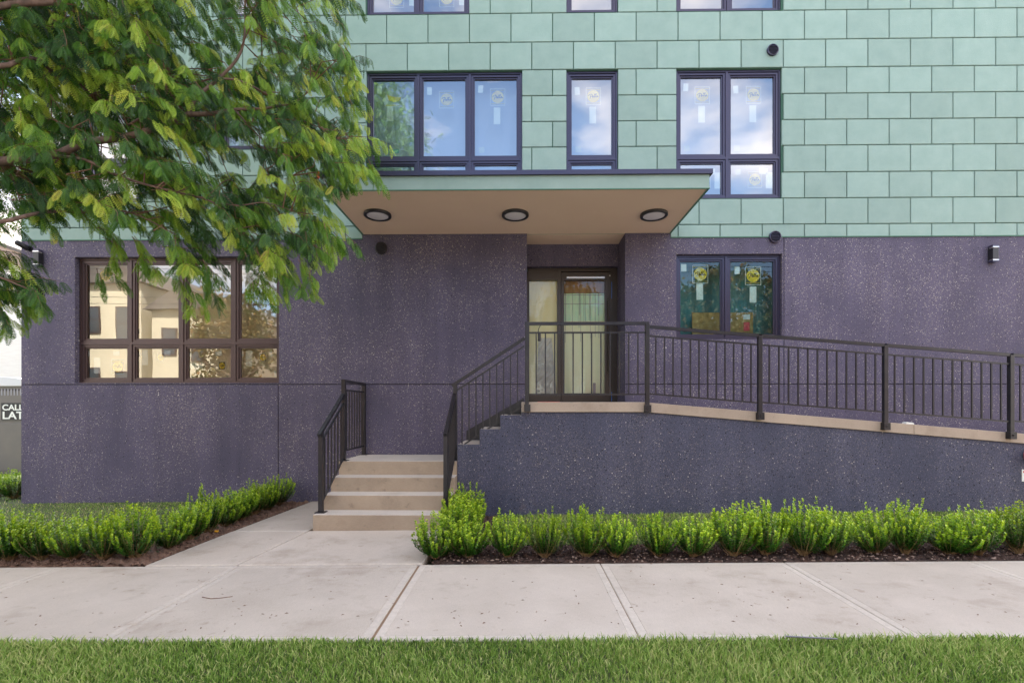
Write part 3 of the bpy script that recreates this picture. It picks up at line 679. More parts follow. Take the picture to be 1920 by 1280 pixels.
for px, py in ((198, 516), (287, 520), (389, 516)): q = P(px, py, ys); sticker_logo(wdw, q[0], q[2], .2, ys)
# ---- ground floor double window with teal wrap behind
x0, x1, z0, z1 = WIN_LO['E']
wdw, ls, ys = window((x0, x1, z0, z1), [fx(1364.5)], None, M['metal'], M['glass_teal'], depth=.05, room=M['teal'], roomd=.55, sash=.055, label='ground floor double window with teal wrap and plywood inside')
for px, py in ((1313, 514), (1412, 517)): q = P(px, py, ys); sticker_logo(wdw, q[0], q[2], .225, ys)
for px, py, w_, h_, m_ in ((1312, 547, .10, .24, 'white_sticker'), (1412, 552, .10, .24, 'white_sticker'), (1282, 502, .08, .11, 'white_sticker'), (1382, 507, .075, .11, 'white_sticker'), (1400, 594, .10, .075, 'clear_sticker'), (1400, 612, .09, .13, 'pink')):
    q = P(px, py, ys); sticker_rect(wdw, q[0], q[2], w_, h_, ys, m_)
mb = MB(); q = P(1298, 586, .45); q2 = P(1412, 640, .45); mb.box(q[0], q2[0], .45, .47, z0 - .1, q[2]); mb.build('plywood_sheet', M['osb'], bld)
mb = MB(); mb.box(x0 - .01, x0 + .1, .14, .2, z0, z1); mb.build('inner_jamb', M['white_sticker'], bld)
# metal sill flashing under the two ground windows
for k_ in 'DE':
    x0, x1, z0, z1 = WIN_LO[k_]; mb = MB(); mb.box(x0 + .005, x1 - .005, .002, .075, z0 + .0005, z0 + .0035); mb.build('window_sill', M['metal'], bld)

# ---- door recess
YB = RD
mb = MB(); rz0 = Z_PLAT - .1
mb.quad((RX1, 0, rz0), (RX1, YB + .2, rz0), (RX1, YB + .2, Z_SOF + .03), (RX1, 0, Z_SOF + .03)); mb.quad((RX0, YB + .2, rz0), (RX0, 0, rz0), (RX0, 0, Z_SOF + .03), (RX0, YB + .2, Z_SOF + .03))
zh = float(P(1070, 499, YB)[2]); mb.box(RX0 - .01, RX1 + .01, YB, YB + .1, zh, Z_SOF + .03)
mb.build('entrance_recess', M['stucco'], bld)
YD = YB + .10
door = bpy.data.objects.new('entrance_door', None); link(door, bld); door['label'] = 'dark aluminium glazed door with sidelight, lined with pale sheets'
def dx(px): return float(P(px, 600, YD)[0])
def dz(py): return float(P(1070, py, YD)[2])
fr = MB(); zt = zh + .02; zb = Z_PLAT - .03
fr.box(dx(990), dx(1160), YD - .004, YD + .10, dz(509), zt)              # head
fr.box(dx(986), dx(992.5), YD, YD + .1, zb, dz(509)); fr.box(dx(1143), dx(1165), YD - .008, YD + .1, zb, dz(509))
fr.box(dx(1045), dx(1052), YD - .002, YD + .08, zb, dz(509))
fr.box(dx(992.5), dx(1045), YD + .002, YD + .08, dz(524.5), dz(509)); fr.box(dx(992.5), dx(1045), YD + .002, YD + .08, zb, dz(738))
fr.build('door_frame', M['doorframe'], door)
lf = MB(); a, b, c, d = dx(1052.5), dx(1143), dz(511), zb + .012
lf.box(a, dx(1057.5), YD - .012, YD + .04, d, c); lf.box(dx(1134), b, YD - .012, YD + .04, d, c); lf.box(dx(1057.5), dx(1134), YD - .012, YD + .04, d, dz(737)); lf.box(dx(1057.5), dx(1134), YD - .012, YD + .04, dz(526), c)
lf.build('door_leaf', M['doorframe'], door)
mb = MB(); mb.box(dx(1062), dx(1133), YD - .045, YD - .013, dz(523.5), dz(520)); mb.build('door_closer', M['chrome'], door)
mb = MB(); mb.tube([(dx(1139.5), YD - .06, dz(700)), (dx(1139.5), YD - .06, dz(560))], .012, 8); mb.tube([(dx(1139.5), YD - .06, dz(697)), (dx(1139.5), YD - .01, dz(697))], .01, 6); mb.tube([(dx(1139.5), YD - .06, dz(563)), (dx(1139.5), YD - .01, dz(563))], .01, 6); mb.build('door_handle', M['doorframe'], door)
mb = MB(); mb.disc((dx(1143), YD - .014, dz(517.5)), .011, n=16); mb.build('door_button', M['white_sticker'], door)
mb = MB(); mb.box(dx(1146), dx(1147), YD - .011, YD - .0085, dz(560), dz(529)); mb.box(dx(1146), dx(1147), YD - .011, YD - .0085, dz(752), dz(735)); mb.build('blue_tape', M['blue'], door)
p = MB(); p.quad((dx(992.5), YD + .03, dz(738)), (dx(1045), YD + .03, dz(738)), (dx(1045), YD + .03, dz(524.5)), (dx(992.5), YD + .03, dz(524.5))); p.build('pane', M['glass_door'], door)
p = MB(); p.quad((dx(1057.5), YD + .02, dz(737)), (dx(1134), YD + .02, dz(737)), (dx(1134), YD + .02, dz(526)), (dx(1057.5), YD + .02, dz(526))); p.build('pane', M['glass_door'], door)
ysh = YD + .09
p = MB(); p.quad((dx(985), ysh, dz(760)), (dx(1050), ysh, dz(760)), (dx(1050), ysh, dz(515)), (dx(985), ysh, dz(515))); p.build('pale_sheet', M['cream_sheet'], door)
p = MB(); p.quad((dx(1052), ysh + .05, dz(760)), (dx(1145), ysh + .05, dz(760)), (dx(1145), ysh + .05, dz(599)), (dx(1052), ysh + .05, dz(599))); p.build('pale_sheet', M['mint_pale'], door)
p = MB(); p.quad((dx(1052), ysh + .052, dz(599)), (dx(1145), ysh + .052, dz(599)), (dx(1145), ysh + .052, dz(546)), (dx(1052), ysh + .052, dz(546))); p.build('pale_sheet', M['mint_sheet'], door)
p = MB(); p.box(dx(1050), dx(1148), ysh + .02, ysh + .05, dz(546), dz(515)); p.build('timber_header', M['lintelwood'], door)
g = np.random.default_rng(5); p = MB()
for i in range(14):
    xx = dx(g.uniform(1058, 1133)); p.box(xx, xx + .004, ysh + .040, ysh + .046, dz(g.uniform(585, 640)), dz(546))
for py in (549, 566): p.box(dx(1056), dx(1135), ysh + .038, ysh + .044, dz(py + .6), dz(py))
p.build('string_line', M['steel'], door)
# crumpled film at the foot of the sidelight
V = []; Fq = []; nx, nz_ = 14, 26
for j in range(nz_):
    for i in range(nx):
        u, v = i / (nx - 1), j / (nz_ - 1); xx = dx(1006) + (dx(1044) - dx(1006)) * (u * (1 - .35 * v) + .1 * v); zz = dz(737) + (dz(632) - dz(737)) * v
        V.append((xx, ysh - .006 - .03 * abs(math.sin(u * 9 + 3 * math.sin(v * 11))) * (1 - .4 * v), zz))
for j in range(nz_ - 1):
    for i in range(nx - 1): Fq.append((j * nx + i, j * nx + i + 1, (j + 1) * nx + i + 1, (j + 1) * nx + i))
me = bpy.data.meshes.new('plastic_film'); me.from_pydata(V, [], Fq); me.materials.append(M['film']); me.update(); link(bpy.data.objects.new('plastic_film', me), door)
mb = MB(); mb.box(dx(1114), dx(1119), ysh + .02, ysh + .035, dz(738), dz(717)); mb.build('metal_stub', M['steel'], door)

# ---- canopy
canopy = bpy.data.objects.new('canopy', None); link(canopy, bld); canopy['label'] = 'flat projecting canopy with green fascia and tan soffit'
zf0 = Z_SOF; zf1 = float(P(970, 329.5, CYF)[2]); zc1 = float(P(970, 318.5, CYF - .03)[2])
mb = MB(); mb.box(CX0 + .02, CX1 - .02, CYF + .02, -.006, zf0 + .004, zf0 + .03); mb.box(RX0 + .001, RX1 - .001, -.006, YB - .001, zf0 + .004, zf0 + .03); mb.build('soffit', M['soffit'], canopy)
mb = MB(); mb.box(CX0, CX1, CYF, CYF + .02, zf0, zf1); mb.box(CX0, CX0 + .02, CYF + .02, -.005, zf0, zf1); mb.box(CX1 - .02, CX1, CYF + .02, -.005, zf0, zf1); mb.build('fascia', M['green_plain'], canopy)
mb = MB(); mb.box(CX0 - .03, CX1 + .03, CYF - .03, -.006, zf1, zf1 + .012); mb.box(CX0 - .03, CX1 + .03, CYF - .03, CYF - .022, zf1 + .012, zc1); mb.box(CX0 - .03, CX0 - .022, CYF - .022, -.006, zf1 + .012, zc1); mb.box(CX1 + .022, CX1 + .03, CYF - .022, -.006, zf1 + .012, zc1)
mb.box(CX0 - .02, CX1 + .02, CYF - .02, -.006, zf1 + .012, zc1 - .01); mb.build('metal_cap', M['metal'], canopy)
mb = MB(); mb.box(CX0 - .004, CX1 + .004, CYF - .004, CYF + .012, zf0 - .006, zf0 + .004); mb.box(CX0 - .004, CX0 + .012, CYF + .012, -.006, zf0 - .006, zf0 + .004); mb.box(CX1 - .012, CX1 + .004, CYF + .012, -.006, zf0 - .006, zf0 + .004); mb.build('drip_edge', M['green_back'], canopy)
for px, lb in ((708, 'round black rimmed soffit light nearest the tree'), (966, 'round black rimmed soffit light in the middle of the canopy'), (1226, 'round black rimmed soffit light nearest the double window')):
    q = G(px, 402, Z_SOF); t = thing('ceiling_light', lb, 'ceiling light', (float(q[0]), float(q[1]), Z_SOF + .004), 'round lights under the canopy')
    mb = MB(); n = 40
    rr = [(.178, 0), (.178, -.028), (.172, -.034), (.145, -.034), (.140, -.026)]
    for r_, z_ in rr:
        for i in range(n): mb.v.append((r_ * math.cos(6.28318 * i / n), r_ * math.sin(6.28318 * i / n), z_))
    for k in range(len(rr) - 1):
        for i in range(n): j = (i + 1) % n; mb.f.append((k * n + i, k * n + j, (k + 1) * n + j, (k + 1) * n + i)); mb.m.append(0)
    mb.build('trim_ring', M['black'], t, smooth=True)
    mb = MB(); rr = [(.141, -.024), (.12, -.030), (.07, -.036), (.02, -.038)]
    for r_, z_ in rr:
        for i in range(n): mb.v.append((r_ * math.cos(6.28318 * i / n), r_ * math.sin(6.28318 * i / n), z_))
    for k in range(len(rr) - 1):
        for i in range(n): j = (i + 1) % n; mb.f.append((k * n + i, k * n + j, (k + 1) * n + j, (k + 1) * n + i)); mb.m.append(0)
    mb.f.append(tuple(3 * n + i for i in range(n))); mb.m.append(0); mb.build('diffuser', M['lamp_white'], t, smooth=True)

# ---- vents
def vent(px, py, r, label, louv=True):
    q = P(px, py); t = thing('wall_vent', label, 'vent', (float(q[0]), -.005, float(q[2])), 'round vents on the facade')
    mb = MB(); n = 32
    for r_, y_ in ((r, 0), (r, -.03), (r * .86, -.034), (r * .82, -.012)):
        for i in range(n): mb.v.append((r_ * math.cos(6.28318 * i / n), y_, r_ * math.sin(6.28318 * i / n)))
    for k in range(3):
        for i in range(n): j = (i + 1) % n; mb.f.append((k * n + i, k * n + j, (k + 1) * n + j, (k + 1) * n + i)); mb.m.append(0)
    mb.f.append(tuple(3 * n + i for i in range(n))); mb.m.append(1); mb.build('housing', [M['metal'] if louv else M['black'], M['blackprint']], t, smooth=False)
    if louv:
        for i in range(6):
            z = -r * .62 + i * r * .25; hw = math.sqrt(max((r * .84) ** 2 - z * z, 0)); mb = MB()
            mb.quad((-hw, -.034, z - .004), (hw, -.034, z - .004), (hw, -.014, z + .010), (-hw, -.014, z + .010)); mb.quad((-hw, -.034, z - .008), (hw, -.034, z - .008), (hw, -.034, z - .004), (-hw, -.034, z - .004)); mb.build('louver', M['metal'], t)
    else:
        mb = MB(); mb.disc((0, -.036, 0), r * .84); mb.build('cover', M['black'], t)
vent(1447.5, 96, .082, 'round louvered vent above the double window, high in the green panels')
vent(1452, 445, .086, 'round louvered vent on the line between green and dark wall')
vent(715, 466, .088, 'round flat black vent cover under the canopy', louv=False)

# ---- wall lamps: box lamps with two bright bands
def wall_lamp(px, py, label):
    q = P(px, py); t = thing('wall_lamp', label, 'wall lamp', (float(q[0]), 0, float(q[2])), 'black box lamps on the dark wall'); t.scale = (.92, .92, .95)
    mb = MB(); mb.box(-.04, .04, -.012, .0, -.11, .11); mb.build('back_plate', M['black'], t)
    mb = MB(); mb.box(-.045, .045, -.088, -.012, -.085, .085); mb.build('housing', M['black'], t, bevel=.004)
    for s in (-1, 1):
        mb = MB(); mb.box(-.048, .048, -.091, -.010, s * .098 - .006, s * .098 + .006); mb.build('chrome_band', M['chrome'], t)
        mb = MB(); mb.box(-.045, .045, -.088, -.012, min(s * .104, s * .130), max(s * .104, s * .130)); mb.build('end_cap', M['metal'], t)
        mb = MB(); mb.box(-.035, .035, -.078, -.02, min(s * .085, s * .092), max(s * .085, s * .092)); mb.build('lens', M['lamp_white'], t)
wall_lamp(77, 486, 'black box wall lamp with chrome bands near the building corner')
wall_lamp(1857, 478, 'black box wall lamp with chrome bands on the far right of the dark wall')
q = P(50, 463); t = thing('security_camera', 'small black bullet camera beside the corner wall lamp', 'camera', (float(q[0]), 0, float(q[2])))
mb = MB(); mb.tube([(.06, -.001, -.03), (.06, -.03, -.03)], .04, 16); mb.build('mount', M['black'], t)
mb = MB(); mb.tube([(.06, -.03, -.03), (.03, -.09, -.01)], .014, 8); mb.build('arm', M['black'], t)
mb = MB(); mb.tube([(.075, -.05, -.045), (-.01, -.12, .02), (-.025, -.13, .03)], [.036, .042, .036], 16); mb.build('body', M['black'], t, smooth=True)
mb = MB(); mb.tube([(-.026, -.131, .031), (-.031, -.134, .034)], .022, 12); mb.build('lens', M['darkglass'], t)

# ================================================================== STEPS, PLATFORM, RAMP
ZL = .742; r0 = zp(-1.5, STY); rise = (ZL - r0) / 4; tread = (.92 - .02) and ((-.91 - STY) / 3)
steps = thing('entrance_steps', 'four tan concrete steps rising to a small landing by the dark wall', 'steps', (0, 0, 0))
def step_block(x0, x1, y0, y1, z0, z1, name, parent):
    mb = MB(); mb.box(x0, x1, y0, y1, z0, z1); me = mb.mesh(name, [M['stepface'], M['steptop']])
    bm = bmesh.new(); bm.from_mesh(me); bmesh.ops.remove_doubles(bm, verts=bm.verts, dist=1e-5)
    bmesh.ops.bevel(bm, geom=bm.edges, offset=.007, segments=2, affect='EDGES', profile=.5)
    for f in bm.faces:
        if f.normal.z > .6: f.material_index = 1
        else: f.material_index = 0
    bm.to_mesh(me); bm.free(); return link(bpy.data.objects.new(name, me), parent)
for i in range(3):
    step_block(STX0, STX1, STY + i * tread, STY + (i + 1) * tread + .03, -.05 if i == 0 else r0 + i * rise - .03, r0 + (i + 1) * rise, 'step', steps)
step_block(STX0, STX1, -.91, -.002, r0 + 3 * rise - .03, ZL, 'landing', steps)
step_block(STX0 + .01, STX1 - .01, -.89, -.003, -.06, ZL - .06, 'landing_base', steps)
ramp = thing('entrance_ramp', 'long dark speckled ramp with concrete edge curb rising to the door platform', 'ramp', (0, 0, 0))
YR = -.91
def rx(px): return float(P(px, 700, YR)[0])
def rz(px, py): return float(P(px, py, YR)[2])
NX = [STX1 + .004, rx(899.4), rx(938), rx(976.5)]; NZ = [rz(880, 833.5), rz(918, 804.5), rz(957, 778), None]
XRE = 9.4; XB = rx(1216)
def curb_top(x):
    if x <= XB: return rz(1000, 754)
    a, b = rz(1240, 756.5), rz(1900, 811); xa, xb = rx(1240), rx(1900); return a + (b - a) * (x - xa) / (xb - xa)
CH = .125
prof = [(NX[0], -.1), (XRE, -.1), (XRE, curb_top(XRE) - CH), (XB, curb_top(XB + .001) - CH), (rx(986), rz(1000, 754) - CH), (NX[3] + .01, rz(1000, 754) - CH)]
prof += [(NX[3] + .01, NZ[2]), (NX[2], NZ[2]), (NX[2], NZ[1]), (NX[1], NZ[1]), (NX[1], NZ[0]), (NX[0], NZ[0])]
mb = MB(); mb.extrude(prof, YR, YR + .05); mb.build('retaining_wall', M['stucco_low'], ramp)
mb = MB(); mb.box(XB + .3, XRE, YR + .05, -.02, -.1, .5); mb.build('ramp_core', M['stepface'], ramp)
for i in range(3):      # flight from landing up to the platform
    step_block(NX[i], NX[i + 1] + (.02 if i < 2 else .0), YR + .052, -.002, .4, NZ[i] + .001, 'step', ramp)
mb = MB(); mb.box(NX[3] + .012, XB, YR + .052, -.002, .9, Z_PLAT - .001, 0); mb.box(RX0 + .005, RX1 - .005, -.002, RD + .2, 1.2, Z_PLAT - .004); mb.build('platform', M['steptop'], ramp)
def qd(mb, x0, z0, x1, z1, d, y0, y1):   # sloped bar
    mb.extrude([(x0, z0 - d), (x1, z1 - d), (x1, z1), (x0, z0)], y0, y1)
mb = MB(); qd(mb, XB, curb_top(XB + .001) - .07, XRE, curb_top(XRE) - .07, .1, YR + .14, -.002); mb.build('ramp_surface', M['steptop'], ramp)
YC = YR - .022
cuts = [(rx(978), rx(1215.2)), (rx(1217), 5.0), (5.004, XRE)]
for a, b in cuts:
    mb = MB(); za, zb_ = curb_top(a), curb_top(b)
    mb.extrude([(a, za - CH), (b, zb_ - CH), (b, zb_), (a, za)], YC, YR + .13); o = mb.build('edge_curb', M['curbc'], ramp, bevel=.006)
# sloped dark plate along the wall beside the second flight
mb = MB(); mb.extrude([(NX[0] + .02, NZ[0] + .01), (NX[1] + .05, NZ[0] + .01), (NX[1] + .05, NZ[1] + .01), (NX[2] + .05, NZ[1] + .01), (NX[2] + .05, NZ[2] + .01), (NX[3] + .05, NZ[2] + .01), (NX[3] + .05, Z_PLAT + .07), (NX[0] + .02, NZ[0] + .14)], -.022, -.003)
mb.build('sloped_plate', M['black'], ramp)

# ---- railings
def rail_section(parent, p0, p1, h, y, n, post0=True, post1=True, rt=.019, sub=.115, low=.09, horiz='x', bal=.0078, ext0=0.0, ext1=0.0):
    """p0, p1 = 3-D foot points of the posts; rails run parallel to p0-p1; n balusters between"""
    p0, p1 = Vector(p0), Vector(p1); d = p1 - p0; up_ = Vector((0, 0, 1)); dn = d.normalized()
    mb = MB(); mb.tube([p0 + up_ * h - dn * ext0, p1 + up_ * h + dn * ext1], rt, 4, square=True); mb.build('handrail', M['black'], parent)
    mb = MB(); mb.tube([p0 + up_ * (h - sub), p1 + up_ * (h - sub)], .010, 4, square=True); mb.build('upper_rail', M['black'], parent)
    mb = MB(); mb.tube([p0 + up_ * low, p1 + up_ * low], .010, 4, square=True); mb.build('lower_rail', M['black'], parent)
    me = None; L_ = h - sub - low
    for i in range(n):
        q = p0 + d * ((i + 1) / (n + 1))
        if me is None:
            b = MB(); b.box(-bal, bal, -bal, bal, 0, L_); me = b.mesh('baluster', M['black'])
        o = bpy.data.objects.new('baluster', me); o.location = q + up_ * low; link(o, parent)
def post(parent, p, h, w_=.025, bracket=False, foot=False, down=0.0):
    mb = MB(); mb.box(p[0] - w_, p[0] + w_, p[1] - w_, p[1] + w_, p[2] - down, p[2] + h); o = mb.build('post', M['black'], parent, bevel=.003)
    if bracket:
        mb = MB(); mb.box(p[0] - .036, p[0] + .044, p[1] - .036, p[1] + .03, p[2] - .098, p[2] - .006); mb.build('bracket', M['black'], parent, bevel=.002)
        mb = MB(); mb.tube([(p[0], p[1] - .036, p[2] - .05), (p[0], p[1] - .048, p[2] - .05)], .012, 6); mb.build('bolt', M['black'], parent)
    if foot:
        mb = MB(); mb.box(p[0] - .055, p[0] + .055, p[1] - .055, p[1] + .055, p[2] - .001, p[2] + .009); mb.build('base_plate', M['black'], parent)
YP = YC - .03      # posts hang on the outer face of the curb
pr = thing('ramp_railing', 'long black railing of thin balusters along the platform and ramp', 'railing', (0, 0, 0))
def py_(px, py): q = P(px, py, YP); return float(q[0]), float(q[2])
pts = [(988, 603.5, 757), (1213.5, 606, 758), (1424.5, 626, 772), (1659.5, 644, 791), (1895, 662, 808)]
pp = []
for px, yt, yb in pts:
    x, zt_ = py_(px, yt); _, zb_ = py_(px, yb); pp.append((x, zt_, zb_))
sp = pp[-1][0] - pp[-2][0]; sl1 = (pp[-1][1] - pp[-2][1]); sl2 = (pp[-1][2] - pp[-2][2])
pp.append((pp[-1][0] + sp, pp[-1][1] + sl1, pp[-1][2] + sl2)); pp.append((pp[-1][0] + sp, pp[-1][1] + sl1, pp[-1][2] + sl2))
for i, (x, zt_, zb_) in enumerate(pp): post(pr, (x, YP, zb_), zt_ - zb_ - .02 + (.02 if i in (0, 1) else 0), bracket=True, down=.01)
for i in range(len(pp) - 1):
    (xa, ta, ba), (xb, tb, bb) = pp[i], pp[i + 1]
    if i == 0: tb = ta
    if i == 1: ta = float(py_(1220, 609)[1])
    # rails are set by their tops so that the handrail line matches; section height from the first post
    h = ((ta - ba) + (tb - bb)) / 2 - .022
    rail_section(pr, (xa, YP, ta - h - .022), (xb, YP, tb - h - .022), h, YP, 12, ext0=.02, ext1=.02, low=.125)
lk_ = thing('key_lockbox', 'small black key lockbox hanging by its shackle from the platform railing', 'lockbox', (float(P(1011, 632, YP)[0]), YP - .02, float(P(1011, 632, YP)[2])))
mb = MB(); mb.box(-.02, .02, -.02, .012, -.055, .055); mb.build('case', M['black'], lk_, bevel=.008)
mb = MB(); mb.tube([(-.012, 0, .05), (-.012, 0, .09), (0, 0, .12), (.02, 0, .16)], .004, 6); mb.build('shackle', M['blackprint'], lk_)
sr = thing('stair_railing', 'black railing climbing from the landing to the platform', 'railing', (0, 0, 0))
YS = YR + .09
x_a = float(P(853.5, 800, YS)[0]); za_ = ZL
x_b = pp[0][0] - .0
h2 = float(P(850, 716, YS)[2]) - ZL
post(sr, (x_a, YS, ZL), h2 - .02, foot=True)
rail_section(sr, (x_a, YS, ZL), (x_b - .03, YS, ZL + (float(P(986, 631, YS)[2]) - float(P(850, 716, YS)[2]))), h2 - .022, YS, 9, ext0=.05, low=.135, sub=.1)
rr_ = thing('stair_railing', 'short black railing on the right edge of the four steps', 'railing', (0, 0, 0))
yl = -7.07 + 5.50; yu = -.82; xr_ = STX1 - .045
zt1 = r0 + rise
def col_h(x, y, pyt): # height where picture row pyt is seen at x,y
    d = (y - CAM[1]) * math.cos(YAW) + x * math.sin(YAW); return CAM[2] + (HY - pyt) / F * d
hl = col_h(xr_, yl, 806) - zt1
post(rr_, (xr_, yl, zt1), hl - .02, foot=True)
hu = col_h(xr_, yu, 735) - ZL
rail_section(rr_, (xr_, yl, zt1), (xr_, yu, zt1 + (hu + ZL - .0 - (hl + zt1))), hl - .022, 0, 6, ext0=.06, low=.10)
lr = thing('stair_railing', 'black railing on the left edge of the steps returning to the wall', 'railing', (0, 0, 0))
xl_ = STX0 + .045; yu2 = -.85
hl = col_h(xl_, yl, 806) - zt1
post(lr, (xl_, yl, zt1), hl - .02, foot=True)
hu = col_h(xl_, yu2, 711) - ZL
hm = col_h(xl_, yu2, 735) - ZL
post(lr, (xl_, yu2, ZL), hu, foot=True)
rail_section(lr, (xl_, yl, zt1), (xl_, yu2, zt1 + (hm + ZL) - (hl + zt1)), hl - .022, 0, 6, ext0=.07, low=.10)
h3 = col_h(xl_, yu2, 711) - ZL
rail_section(lr, (xl_, yu2, ZL), (xl_, -.035, ZL), h3 - .022, 0, 7, ext0=.02, ext1=.03, low=.13)
post(lr, (xl_, -.035, ZL), h3 - .02, foot=True)

# ================================================================== SHRUBS
def shrub_mesh(seed, shoots=82, H=.50, Rr=.245):
    g = np.random.default_rng(seed); LV = []; LT = []; st = MB()
    for s in range(shoots):
        an = g.uniform(0, 6.283); rad = Rr * math.sqrt(g.uniform(.0, 1)) ; hh = H * g.uniform(.62, 1.0) * (1 - .30 * (rad / Rr) ** 2) * (1.12 if g.random() < .12 else 1)
        b = np.array([math.cos(an), math.sin(an), 0]) * .03 * g.uniform(0, 1); top = np.array([math.cos(an) * rad, math.sin(an) * rad * .9, hh])
        mid = np.array([math.cos(an) * rad * .85, math.sin(an) * rad * .78, hh * .42]) + g.normal(0, .012, 3)
        ts = np.linspace(0, 1, 34); c = ((1 - ts) ** 2)[:, None] * b + (2 * ts * (1 - ts))[:, None] * mid + (ts ** 2)[:, None] * top
        if s % 2 == 0: st.tube([c[0], c[9], c[18], c[28]], [.004, .003, .002, .001], 3, caps=False)
        lo = 7 if rad > Rr * .5 else 11
        idx = np.arange(lo, 34)
        for k, i in enumerate(idx):
            t = ts[i]
            for e in range(2 if i < 30 else 3):
                if i < 30 and g.random() < .22: continue
                az = k * 1.57 + e * math.pi + g.normal(0, .4); upv = .35 + .9 * t ** 3 + g.normal(0, .2)
                d = np.array([math.cos(az), math.sin(az), upv]); d /= np.linalg.norm(d); L_ = g.uniform(.021, .032) * (1.1 - .3 * t); 
                sd_ = np.cross(d, [0, 0, 1]) ; sd_ /= (np.linalg.norm(sd_) + 1e-6); W = L_ * .42
                p = c[i]; m_ = p + d * L_ * .5
                LV += [p, m_ + sd_ * W, p + d * L_, m_ - sd_ * W]
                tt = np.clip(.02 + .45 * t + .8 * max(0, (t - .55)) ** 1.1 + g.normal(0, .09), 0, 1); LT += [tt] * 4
    LV = np.array(LV); Q = np.arange(len(LV)).reshape(-1, 4)
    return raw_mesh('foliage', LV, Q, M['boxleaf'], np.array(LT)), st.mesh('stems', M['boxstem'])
SH = [shrub_mesh(100 + i) for i in range(7)]
ORD = ['first', 'second', 'third', 'fourth', 'fifth', 'sixth', 'seventh', 'eighth', 'ninth', 'tenth', 'eleventh', 'twelfth', 'thirteenth', 'fourteenth', 'fifteenth', 'sixteenth', 'seventeenth', 'eighteenth', 'nineteenth', 'twentieth']
gsh = np.random.default_rng(77)
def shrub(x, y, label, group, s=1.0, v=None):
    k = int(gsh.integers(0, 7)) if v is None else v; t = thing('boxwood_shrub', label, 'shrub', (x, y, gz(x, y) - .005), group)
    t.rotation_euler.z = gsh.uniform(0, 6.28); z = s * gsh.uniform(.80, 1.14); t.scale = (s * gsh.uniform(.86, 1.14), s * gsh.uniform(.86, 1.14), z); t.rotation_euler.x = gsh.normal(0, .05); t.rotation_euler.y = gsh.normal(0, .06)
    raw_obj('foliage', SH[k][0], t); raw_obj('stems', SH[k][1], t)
RP = [815, 885, 955, 1025, 1095, 1163, 1230, 1300, 1368, 1432, 1502, 1565, 1630, 1694, 1760, 1828, 1893, 1958, 2024]
gname = 'boxwood shrubs in the hedge right of the path'
for i, px in enumerate(RP):
    q = G(px, 1043, base_z(0) + .0); x = float(q[0]) + gsh.normal(0, .03)
    shrub(x, -2.50 + gsh.normal(0, .02), '%s boxwood shrub from the path in the right hedge row' % ORD[i].capitalize(), gname, .97 if i else 1.0)
for i, y in enumerate((-2.16, -1.84, -1.52)):
    shrub(-.60, y, ['boxwood shrub directly behind the corner shrub beside the steps', 'middle boxwood shrub beside the right side of the steps', 'tall boxwood shrub nearest the ramp wall beside the steps'][i], gname, 1.0 + .04 * i)
gname = 'boxwood shrubs in the hedge left of the path'
xs2 = [-3.72, -4.02, -4.33, -4.62, -4.92, -5.24, -5.56, -5.9]
for i, x in enumerate(xs2): shrub(x, -2.47 + gsh.normal(0, .02), '%s boxwood shrub from the path in the left hedge along the sidewalk' % ORD[i].capitalize(), gname, .98)
for i in range(8):
    y = -2.16 + i * .268; shrub(edge_x(y) - .24 - .012 * i, y, '%s boxwood shrub behind the sidewalk row in the left hedge beside the path' % ORD[i].capitalize(), gname, .97)
shrub(-7.98, .42, 'lone boxwood shrub at the left corner of the dark wall', gname, 1.05)
shrub(-8.45, .6, 'outer boxwood shrub left of the building corner', gname, .95)

# ================================================================== STREET TREE (feathery leaves, hanging over the left of the view)
def frond_template(n=11):
    V = []; 
    for i in range(n):
        a = .10 + .88 * i / (n - 1); ln = .25 * math.sin(math.pi * (.16 + .78 * i / (n - 1))) ** .6
        for s in (-1, 1):
            p = np.array([a, 0, 0]); d = np.array([.42, s * .9, -.10]); d /= np.linalg.norm(d); wv = np.array([.9, -s * .42, 0]) * .040
            m_ = p + d * ln * .5
            V += [p, m_ + wv, p + d * ln, m_ - wv]
    for k in range(3):   # midrib
        a0, a1 = k / 3, (k + 1) / 3; V += [np.array([a0, -.010, .004]), np.array([a0, .010, .004]), np.array([a1, .008, .004]), np.array([a1, -.008, .004])]
    return np.array(V)
FT = frond_template(9); FT6 = frond_template(6)
def frond_batch(T, base, d, nrm, L_, droop):
    """base,d,nrm (n,3); L_,droop (n,)"""
    s = np.cross(nrm, d); s /= np.linalg.norm(s, axis=1, keepdims=True) + 1e-9; u = np.cross(d, s)
    a = T[:, 0][None, :]; b = T[:, 1][None, :]; c = T[:, 2][None, :] - droop[:, None] * a * a - .25 * np.abs(b)
    a = a * np.ones((len(L_), 1)); b = b * np.ones((len(L_), 1))
    V = base[:, None, :] + L_[:, None, None] * (a[..., None] * d[:, None, :] + b[..., None] * s[:, None, :] + c[..., None] * u[:, None, :])
    return V.reshape(-1, 3)
tree = thing('street_tree', 'feathery leaved street tree hanging its green branches over the facade', 'tree', (-4.9, -4.75, base_z(-4.9)))
TO = np.array([-4.9, -4.75, base_z(-4.9)])
